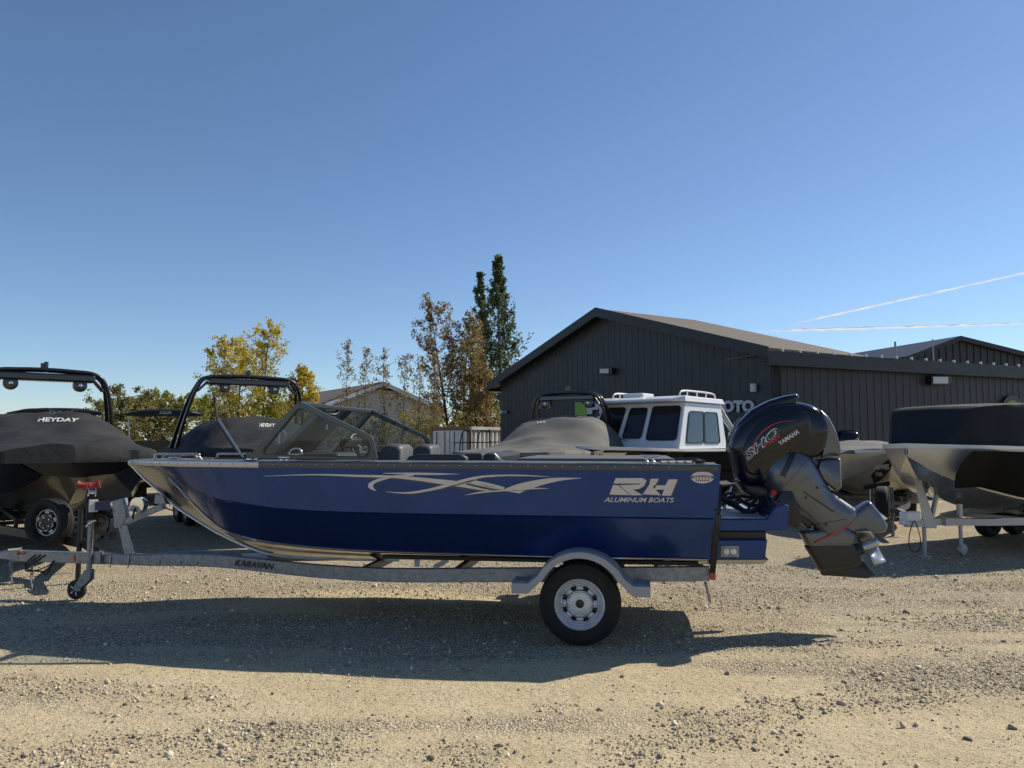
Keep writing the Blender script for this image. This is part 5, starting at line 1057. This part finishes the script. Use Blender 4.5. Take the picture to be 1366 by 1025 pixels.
# --- second black covered boat
fB = Fr(-5.54, 16.0, R(-55)); wB, cB = wakeboat(fB, 'black covered wake boat in front of the airy yellow tree', 'cover_black', 'black_hull', 'black_hull', seed=7, top=2.16, tz=2.98, tw=1.05, splay=.25, rake=.7)
sB = on_bvh(bvh_of(cB, fB), .006); sB2 = on_bvh(bvh_of(cB, fB), .010)
lettering('cover_text', 'HEYDAY', ((345, 564.8), (367, 565.6), (367, 569.8), (346, 570)), sB, 'decal_white', cB, fB, .03, .2)
b = MB(); b.tube([fB.local(at(285, 528, 15.8)), fB.local(at(290, 562, 14.6)), fB.local(at(308, 590, 13.2)), fB.local(at(324, 614, 12.2))], .022, 8); b.build('support_strap', 'black_rubber', wB, 60)
b = MB(); b.tube([fB.local(at(292, 560, 14.4)), fB.local(at(326, 613, 12.1))], .016, 8); b.build('support_strap', 'rail_metal', wB, 60)
trailer2(fB, 'black trailer under the boat before the airy yellow tree', 'black_trim', -2.3, 3.0, 4.7, bunkz=.63)
# --- grey covered boat
fC = Fr(1.31, 17.0, R(-115)); wC, cC = wakeboat(fC, 'wake boat under a smooth grey cover beside the white cabin boat', 'cover_grey', 'white_hull', 'white_hull', hwb=.5, seed=13, top=2.2, tz=2.72, tw=.80, splay=.1, bowk=.4, wr=.035, edge=1.44)
sC = on_bvh(bvh_of(cC, fC), .006); [patch('cover_mark', ((716 + k*4, 563 - k*.3), (719 + k*4, 562.6 - k*.3), (719.5 + k*4, 565 - k*.3), (717 + k*4, 565.4 - k*.3)), sC, 'decal_white', cC, fC) for k in range(3)]
trailer2(fC, 'pale trailer under the grey covered boat', 'galv', -2.3, 3.0, 4.7, bunkz=.63)
# --- pontoon boats with folded bimini tops
def pontoon(px0, px1, py, D, label, txt, stripe, yaw):
    a, c_ = at(px0, py, D), at(px1, py, D); fr = Fr((a.x + c_.x) / 2, D, yaw); L_ = (c_.x - a.x) / math.cos(yaw); z = a.z; t = thing('pontoon_boat', label, 'boat', fr, None)
    N = 22; rings = []
    for i in range(N + 1):
        s_ = i / N; k = min(1, .35 + 3.2 * min(s_, 1 - s_)); sag = .05 * math.sin(math.pi * s_); rings.append([((s_ - .5) * L_, math.cos(2*math.pi*j/14) * .15 * k, z + sag + math.sin(2*math.pi*j/14) * .11 * k * (1 + .1 * mnoise.noise(Vector((s_ * 14, j, 0))))) for j in range(14)])
    bt = MB().loft(rings).build('bimini_boot', 'cover_navy', t, 70); sb = on_bvh(bvh_of(bt, fr), .006)
    lettering('boot_text', 'AVALON', txt, sb, 'decal_white', bt, fr, .02, .25)
    for k in range(3): x, y = stripe; patch('boot_stripe', ((x + k*6, y - 3), (x + k*6 + 3.2, y - 3), (x + k*6 + 9, y + 3), (x + k*6 + 5, y + 3)), sb, 'decal_white', bt, fr)
    for s_ in (-1, 1): b = MB(); b.tube([(s_ * L_ * .48, 0, z - .03), (s_ * L_ * .44, .0, 1.5), (s_ * L_ * .43, 0, 1.05)], .016, 8); b.build('bimini_pole', 'rail_metal', t, 60)
    b = MB(); b.box((0, 1.0, 1.0), (L_ * 1.0, 5.2, .1)); b.build('deck', 'rail_metal', t)
    for v in (-1.55, 3.55): b = MB(); b.box((0, v, 1.38), (L_ * .98, .04, .62)); b.build('fence_panel', 'black_hull', t, bevel=.01)
    for s_ in (-1, 1):
        b = MB(); b.tube([(s_ * L_ * .36, -1.7, .66), (s_ * L_ * .36, -1.4, .62), (s_ * L_ * .36, 3.6, .62)], [.1, .31, .31], 18); b.build('pontoon', 'aluminium', t, 50)
        for v in (-.8, 2.8): b = MB(); b.box((s_ * L_ * .36, v, .17), (.5, .3, .35)); b.build('support_block', 'bark', t)
pontoon(10, 137, 552, 21, 'pontoon boat with folded navy bimini just behind the tower boat with spare wheel', ((65, 547.3), (84, 548.6), (83.5, 552.2), (64.5, 550.8)), (95, 550.5), 0)
pontoon(169, 272, 553, 22, 'pontoon boat with folded navy bimini between the two black tower boats', ((213, 549), (229, 549), (229, 552.4), (212.5, 552.4)), (243, 553), 0)

# ================================================================== CABIN BOAT, CREAM-TINTED BOAT, BLACK COVERED BOAT
def fishing_hull(fr, label, ms, mb, mr, dz=0.0, L=4.2, group=None):
    t = thing('fishing_boat', label, 'boat', fr, group)
    st = [(-L, .60, 1.0, .72, 1.12, 1.44 + dz), (-1, .58, 1.02, .72, 1.16, 1.46 + dz), (.2, .60, .98, .76, 1.15, 1.47 + dz), (1.0, .68, .82, .86, 1.05, 1.49 + dz), (1.6, .84, .58, 1.02, .86, 1.51 + dz), (2.0, 1.06, .36, 1.18, .60, 1.52 + dz), (2.22, 1.28, .14, 1.34, .30, 1.53 + dz), (2.32, 1.47, .004, 1.475, .012, 1.54 + dz)]
    return t, hull2(fr, t, st, ms, mb, mr, 34, .06, bulge=.02)
fD = Fr(2.77, 16.5, R(-129.7)); wD, sD = fishing_hull(fD, 'cabin boat with white hardtop cabin and roof rails in front of the shop sign', 'black_hull', 'aluminium', 'white_paint')
g1 = on_bvh(bvh_of(sD[1], fD), .008); strip('tread_plate', [(781, 604), (800, 604), (836, 604)], [(790, 618), (805, 618), (822, 618)], g1, 'diamond_plate', wD, fD, 10)
z0, z1 = 1.53, 2.50; fb0, fb1 = .42, -.08; rb = -1.85; w0, w1 = 1.10, 1.0
CB = {'fl': (fb0, -w0, z0), 'fr': (fb0, w0, z0), 'tl': (fb1, -w1, z1), 'tr': (fb1, w1, z1), 'bl': (rb, -w0, z0), 'br': (rb, w0, z0), 'ul': (rb + .06, -w1, z1), 'ur': (rb + .06, w1, z1)}
b = MB(); ks = ['fl', 'fr', 'br', 'bl', 'tl', 'tr', 'ur', 'ul']; b.add([CB[k] for k in ks], [(0, 1, 5, 4), (1, 2, 6, 5), (2, 3, 7, 6), (3, 0, 4, 7), (4, 5, 6, 7)]); b.build('cabin', 'white_paint', wD, bevel=.02)
b = MB(); b.loft([[(fb1 + .34, -.80, z1 + .02), (fb1 + .34, .80, z1 + .02), (fb1 + .30, .80, z1 + .07), (fb1 + .30, -.80, z1 + .07)], [(fb1 + .1, -1.06, z1 + .003), (fb1 + .1, 1.06, z1 + .003), (fb1 + .05, 1.03, z1 + .13), (fb1 + .05, -1.03, z1 + .13)], [(rb - .05, -1.06, z1 + .003), (rb - .05, 1.06, z1 + .003), (rb, 1.02, z1 + .12), (rb, -1.02, z1 + .12)]]); b.build('roof', 'white_paint', wD, bevel=.015)
b = MB(); b.box((fb1 - .25, -.25, z1 + .17), (.5, .5, .11)); b.build('roof_hatch', 'white_paint', wD, bevel=.03)
def face(a, b_, c_, d_):       # bilinear point on a cabin face and its outward offset
    a, b_, c_, d_ = map(Vector, (a, b_, c_, d_)); n = (b_ - a).cross(d_ - a).normalized()
    return (lambda s_, t, k=0: (a.lerp(b_, s_)).lerp(d_.lerp(c_, s_), t) + n * k), n
def window2(fc, s0, s1, t0, t1, parent, skew=0.0, name='window'):
    fn, n = fc; k = 1 if n.dot(Vector((1, 1, 0))) > 0 else -1
    P = [(s0, t0), (s1, t0), (s1, t1), (s0, t1)]; Q = rnd_poly([fn(*p, .012 * k) for p in P], .07, 4); c_ = sum(Q, Vector()) / len(Q)
    f_ = frame_ring([c_ + (q - c_) * 1.035 for q in Q], [c_ + (q - c_) * .96 for q in Q], n * k * .012, 60).build(name, 'black_trim', parent, 40); MB().add([q + n * k * .002 for q in Q], [tuple(range(len(Q)))]).build('pane', 'dark_cab_glass', f_)
mat('dark_cab_glass', (0.012, 0.014, 0.017), 0.06, 0.0, 0.0, var=0.05, spec=0.6)
ff = face(CB['fl'], CB['fr'], CB['tr'], CB['tl'])
window2(ff, .03, .31, .12, .9, wD); window2(ff, .37, .58, .22, .88, wD); window2(ff, .64, .96, .18, .9, wD)
sf = face(CB['br'], CB['fr'], CB['tr'], CB['ur']); fcs = (sf[0], sf[1])
window2(fcs, .16, .50, .12, .80, wD); window2(fcs, .52, .88, .12, .80, wD)
for s_ in (-1, 1):
    b = MB(); b.tube(crom([(fb1 - .1, s_ * .82, z1 + .12), (fb1 - .2, s_ * .82, z1 + .24), (-.9, s_ * .84, z1 + .26), (rb + .1, s_ * .84, z1 + .24), (rb + .02, s_ * .84, z1 + .12)], 5), .02, 8); rr = b.build('roof_rail', 'white_paint', wD, 60)
    for u in (-.5, -.95, -1.4): b = MB(); b.tube([(u, s_ * .83, z1 + .11), (u, s_ * .84, z1 + .25)], .016, 6); b.build('rail_stanchion', 'white_paint', rr, 60)
    for k in range(3): b = MB(); b.tube([(rb + .0, s_ * (.9 - k * .02), z1 + .08 - k * .09), (rb - .75 - .05 * k, s_ * 1.05, z0 + .25 - k * .1)], .018, 6); b.build('rear_strut', 'white_paint', wD, 60)
    for k in range(4): b = MB(); b.tube([(rb - .16 - k * .1, s_ * 1.06, z0 + .02), (rb - .2 - k * .1, s_ * 1.08, z0 + .36)], .026, 8); b.build('rod_holder', 'rail_metal', wD, 60)
for s_ in (.7, -.1):
    q = ff[0](.5 + s_ * .5 - .02, .16, .02); b = MB(); b.tube([q, q + Vector((.0, -.35, .12))], .008, 6); b.build('wiper', 'black_trim', wD)
trailer2(fD, 'galvanised trailer under the white cabin boat', 'galv', -3.6, 1.3, 3.0, bunkz=.66, wheels=(-2.0, -1.2))
# --- bare aluminium boat, tinted cream for the ground it reflects
fE = Fr(7.5, 16.23, R(-105)); wE, sE = fishing_hull(fE, 'bare aluminium boat, sunlit ground reflection painted in as cream, with low grey cover parked nose out by the wall', 'cream_hull', 'cream_hull', 'white_paint', dz=-.06)
cover2(fE, wE, [(-4.2, 1.10, 1.46, 1.50, 2), (-2.5, 1.14, 1.48, 1.62, 2), (-.6, 1.14, 1.48, 1.70, 2.2), (.6, 1.10, 1.49, 1.60, 2.2), (1.5, .92, 1.51, 1.56, 2.2), (2.0, .64, 1.52, 1.54, 2)], 'cover_grey', 21, .02, .07)
eb_ = bvh_multi([c for c in wE.children if c.name.startswith('hull')], fE); ge = on_bvh(eb_, .008); ge2 = on_bvh(eb_, .013)
strip('hull_panel', [(1162, 634), (1174, 622), (1190, 609)], [(1164, 646), (1180, 636), (1193, 615)], ge, 'decal_black', wE, fE, 10); lettering('hull_text', 'HEWES', ((1168, 619.5), (1186, 619), (1186, 625.5), (1166, 626)), ge2, 'decal_white', wE, fE, .03)
fM = Fr(*fE.world((-4.45, .35, 0)).xy, fE.yaw); om = thing('outboard_motor', 'small black outboard motor showing above the cream-tinted boat cover', 'motor', fM)
q = fM.pu(1131, 585, 0); oy, oz = q[1], q[2]
b = MB(); b.puff([(.30, oz - .28), (.30, oz - .02), (.22, oz + .14), (.05, oz + .23), (-.18, oz + .2), (-.32, oz + .05), (-.34, oz - .16), (-.26, oz - .30)], oy, .26, soft); oc = b.build('cowling', 'cowl_black', om, 60)
lettering('cowl_text', 'YAMAHA', ((1134, 590), (1145, 583), (1145.5, 588.5), (1134.5, 596)), on_bvh(bvh_of(oc, fM), .008), 'decal_white', oc, fM, .03)
b = MB(); b.puff([(.16, oz - .27), (-.2, oz - .29), (-.14, .75), (-.12, .45), (.02, .38), (.08, .75)], oy, .08); b.build('leg', 'motor_dark', om, 50)
b = MB(); b.box((.27, oy, 1.2), (.2, .3, .5)); b.build('clamp_bracket', 'motor_dark', om, bevel=.02)
tE = trailer2(fE, 'galvanised trailer with spare wheel under the cream-tinted boat', 'galv', -3.4, 1.3, 2.9, bunkz=.64, wheels=(-2.0, -1.2))
q = fE.local(at(1177, 672, 13.6)); wheel(tE, q, .30, .2, (.25, 1, 0), .18, 'motor_grey', 6, name='spare_wheel', dark=True); b = MB(); b.bar((q[0], q[1] * .9, q[2]), (q[0] - .05, 0, .45), .05, .05); b.build('spare_bracket', 'galv', tE)
for px_ in (1161, 1185):
    q = Vector(fE.local(at(px_, 647, 13.7))); b = MB(); b.tube([(q.x, q.y, .45), q], .025, 8); b.build('guide_post', 'rail_metal', tE, 50)
a, c_ = Vector(fE.local(at(1152, 651, 13.7))), Vector(fE.local(at(1186, 644, 13.7))); b = MB(); b.bar(a, c_, .08, .08); b.build('guide_bar', 'black_rubber', tE, bevel=.01)
# --- black covered boat with diamond plate bow
yF = R(208); oF = Vector((5.72, 11.2, 0)); fF = Fr(oF.x - math.cos(yF) * 2.32, oF.y - math.sin(yF) * 2.32, yF)
wF, sF = fishing_hull(fF, 'aluminium boat with diamond plate bow under a boxy black cover', 'diamond_plate', 'polished_hull', 'white_paint', dz=.06, L=4.6)
gF = on_bvh(bvh_of(sF[1], fF), .008)
def cover_box(fr, parent):
    prof = [(-4.6, 1.13, 1.60, 2.08), (-2.2, 1.17, 1.60, 2.24), (-.4, 1.16, 1.61, 2.27), (.6, 1.06, 1.62, 2.255), (1.2, .92, 1.63, 2.235), (1.72, .72, 1.64, 2.19), (2.06, .45, 1.65, 1.67)]; rows = []
    for i in range(90):
        u = lerp(-4.6, 2.06, i / 89); hw, ez, tz = [interp(u, prof, k) for k in (1, 2, 3)]; h = tz - ez; row = []
        for v, z in ((-1, 0), (-.97, .3), (-.94, .6), (-.91, .9), (-.89, .965), (-.84, .99), (-.5, 1.005), (0, 1.02), (.5, 1.005), (.84, .99), (.89, .965), (.91, .9), (.94, .6), (.97, .3), (1, 0)):
            k = .010 * mnoise.noise(Vector((u * 1.8, v * 1.5, z * 2))) + .006 * mnoise.noise(Vector((u * 5, v * 2, z * 5))); row.append((u, v * hw + math.copysign(k, v), ez + z * h + k * (z > .5)))
        rows.append(row)
    return MB().loft(rows, False, False).build('cover', 'cover_navy', parent, 40)
cF = cover_box(fF, wF)
u0 = fF.pv(1308, 620, .95)[0]; stF = [(-4.6, .60, 1.0, .72, 1.12, 1.50), (-1, .58, 1.02, .72, 1.16, 1.52), (.2, .60, .98, .76, 1.15, 1.53), (1.0, .68, .82, .86, 1.05, 1.55), (1.6, .84, .58, 1.02, .86, 1.57)]; rows = []
for i in range(30):
    row = []
    for j in range(13):
        t = j / 12; u = lerp(u0 + .20 * math.sin(math.pi * min(1, t * .95 + .02)) ** .8, -4.55, (i / 29) ** 1.4); zk, bc, zc, bs, zs = [interp(u, stF, k) for k in range(1, 6)]; q = lerp(.03, .965, t)
        vv = lerp(bs, bc, q) + .02 * (min(1, q / .35) if q < .7 else (1 - q) / .3); row.append((u, vv + .012, lerp(zs, zc, q)))
    rows.append(row)
MB().loft(rows, False, False).build('hull_panel', 'black_vinyl', wF, 50)
mat('trailer_white', (0.40, 0.41, 0.42), 0.4, 0.4, 0.2, var=0.08)
tF = trailer2(fF, 'white trailer with winch stand and jack wheel under the boxy black covered boat', 'trailer_white', -3.6, .9, 2.2, zr=.50, bunkz=.66, wheels=(-2.2, -1.4), hw=.8)
fp = lambda x, y, v=0.0: Vector(fF.pv(x, y, v))
b = MB(); b.loft([[fp(1234, 705, -.05), fp(1250, 705, -.05), fp(1250, 705, .05), fp(1234, 705, .05)], [fp(1219, 640, -.04), fp(1229, 640, -.04), fp(1229, 640, .04), fp(1219, 640, .04)]]); b.build('winch_stand', 'trailer_white', tF, bevel=.005)
b = MB(); b.bar(fp(1243, 690), fp(1252, 646), .05, .05, (0, 1, 0)); b.build('stand_brace', 'trailer_white', tF)
for v in (-.1, .1): q = fp(1243, 642) + Vector((-.05, v, 0)); b = MB(); b.lathe([(.02, -.09), (.06, -.085), (.04, 0), (.06, .085), (.02, .09)], q, (0, 1, 0), 14); b.build('bow_roller', 'red_rubber', tF, 50)
q = fp(1237, 655, .02); b = MB(); b.lathe([(.02, -.07), (.07, -.065), (.07, -.055), (.03, -.05), (.03, .05), (.07, .055), (.07, .065), (.02, .07)], q, (0, 1, 0), 18); b.build('winch_drum', 'bright_metal', tF, 40)
b = MB(); b.box(fp(1214, 692) + Vector((0, 0, .03)), (.30, .14, .14)); b.box(fp(1206, 697), (.14, .08, .07)); b.build('brake_actuator', 'white_paint', tF, bevel=.015)
b = MB(); N = 26; q = fp(1220, 716, .12); b.tube([q + Vector((math.cos(2*math.pi*k/N) * .12, .02 * math.sin(4*math.pi*k/N), math.sin(2*math.pi*k/N) * .22)) for k in range(N + 1)], .007, 6, False); b.build('wiring_loop', 'black_rubber', tF, 60)
q = fp(1281, 700, .14); b = MB(); b.tube([(q.x, q.y, .1), (q.x, q.y, .72)], .028, 10); b.tube([(q.x, q.y, .58), (q.x, q.y, .76)], .045, 10); b.lathe([(.02, -.03), (.08, -.028), (.09, 0), (.08, .028), (.02, .03)], (q.x - .03, q.y, .088), (0, 1, 0), 18); b.box((q.x, q.y - .07, .5), (.08, .1, .1)); b.build('jack_wheel', 'trailer_white', tF, 50)
lettering('maker_name', 'EZLOADER', ((1325, 684), (1366, 680), (1366, 689), (1325, 692.5)), on_bvh(BVHTree and bvh_of([c for c in tF.children if c.name.startswith('side_rail')][1], fF), .006), 'decal_black', tF, fF, .03)
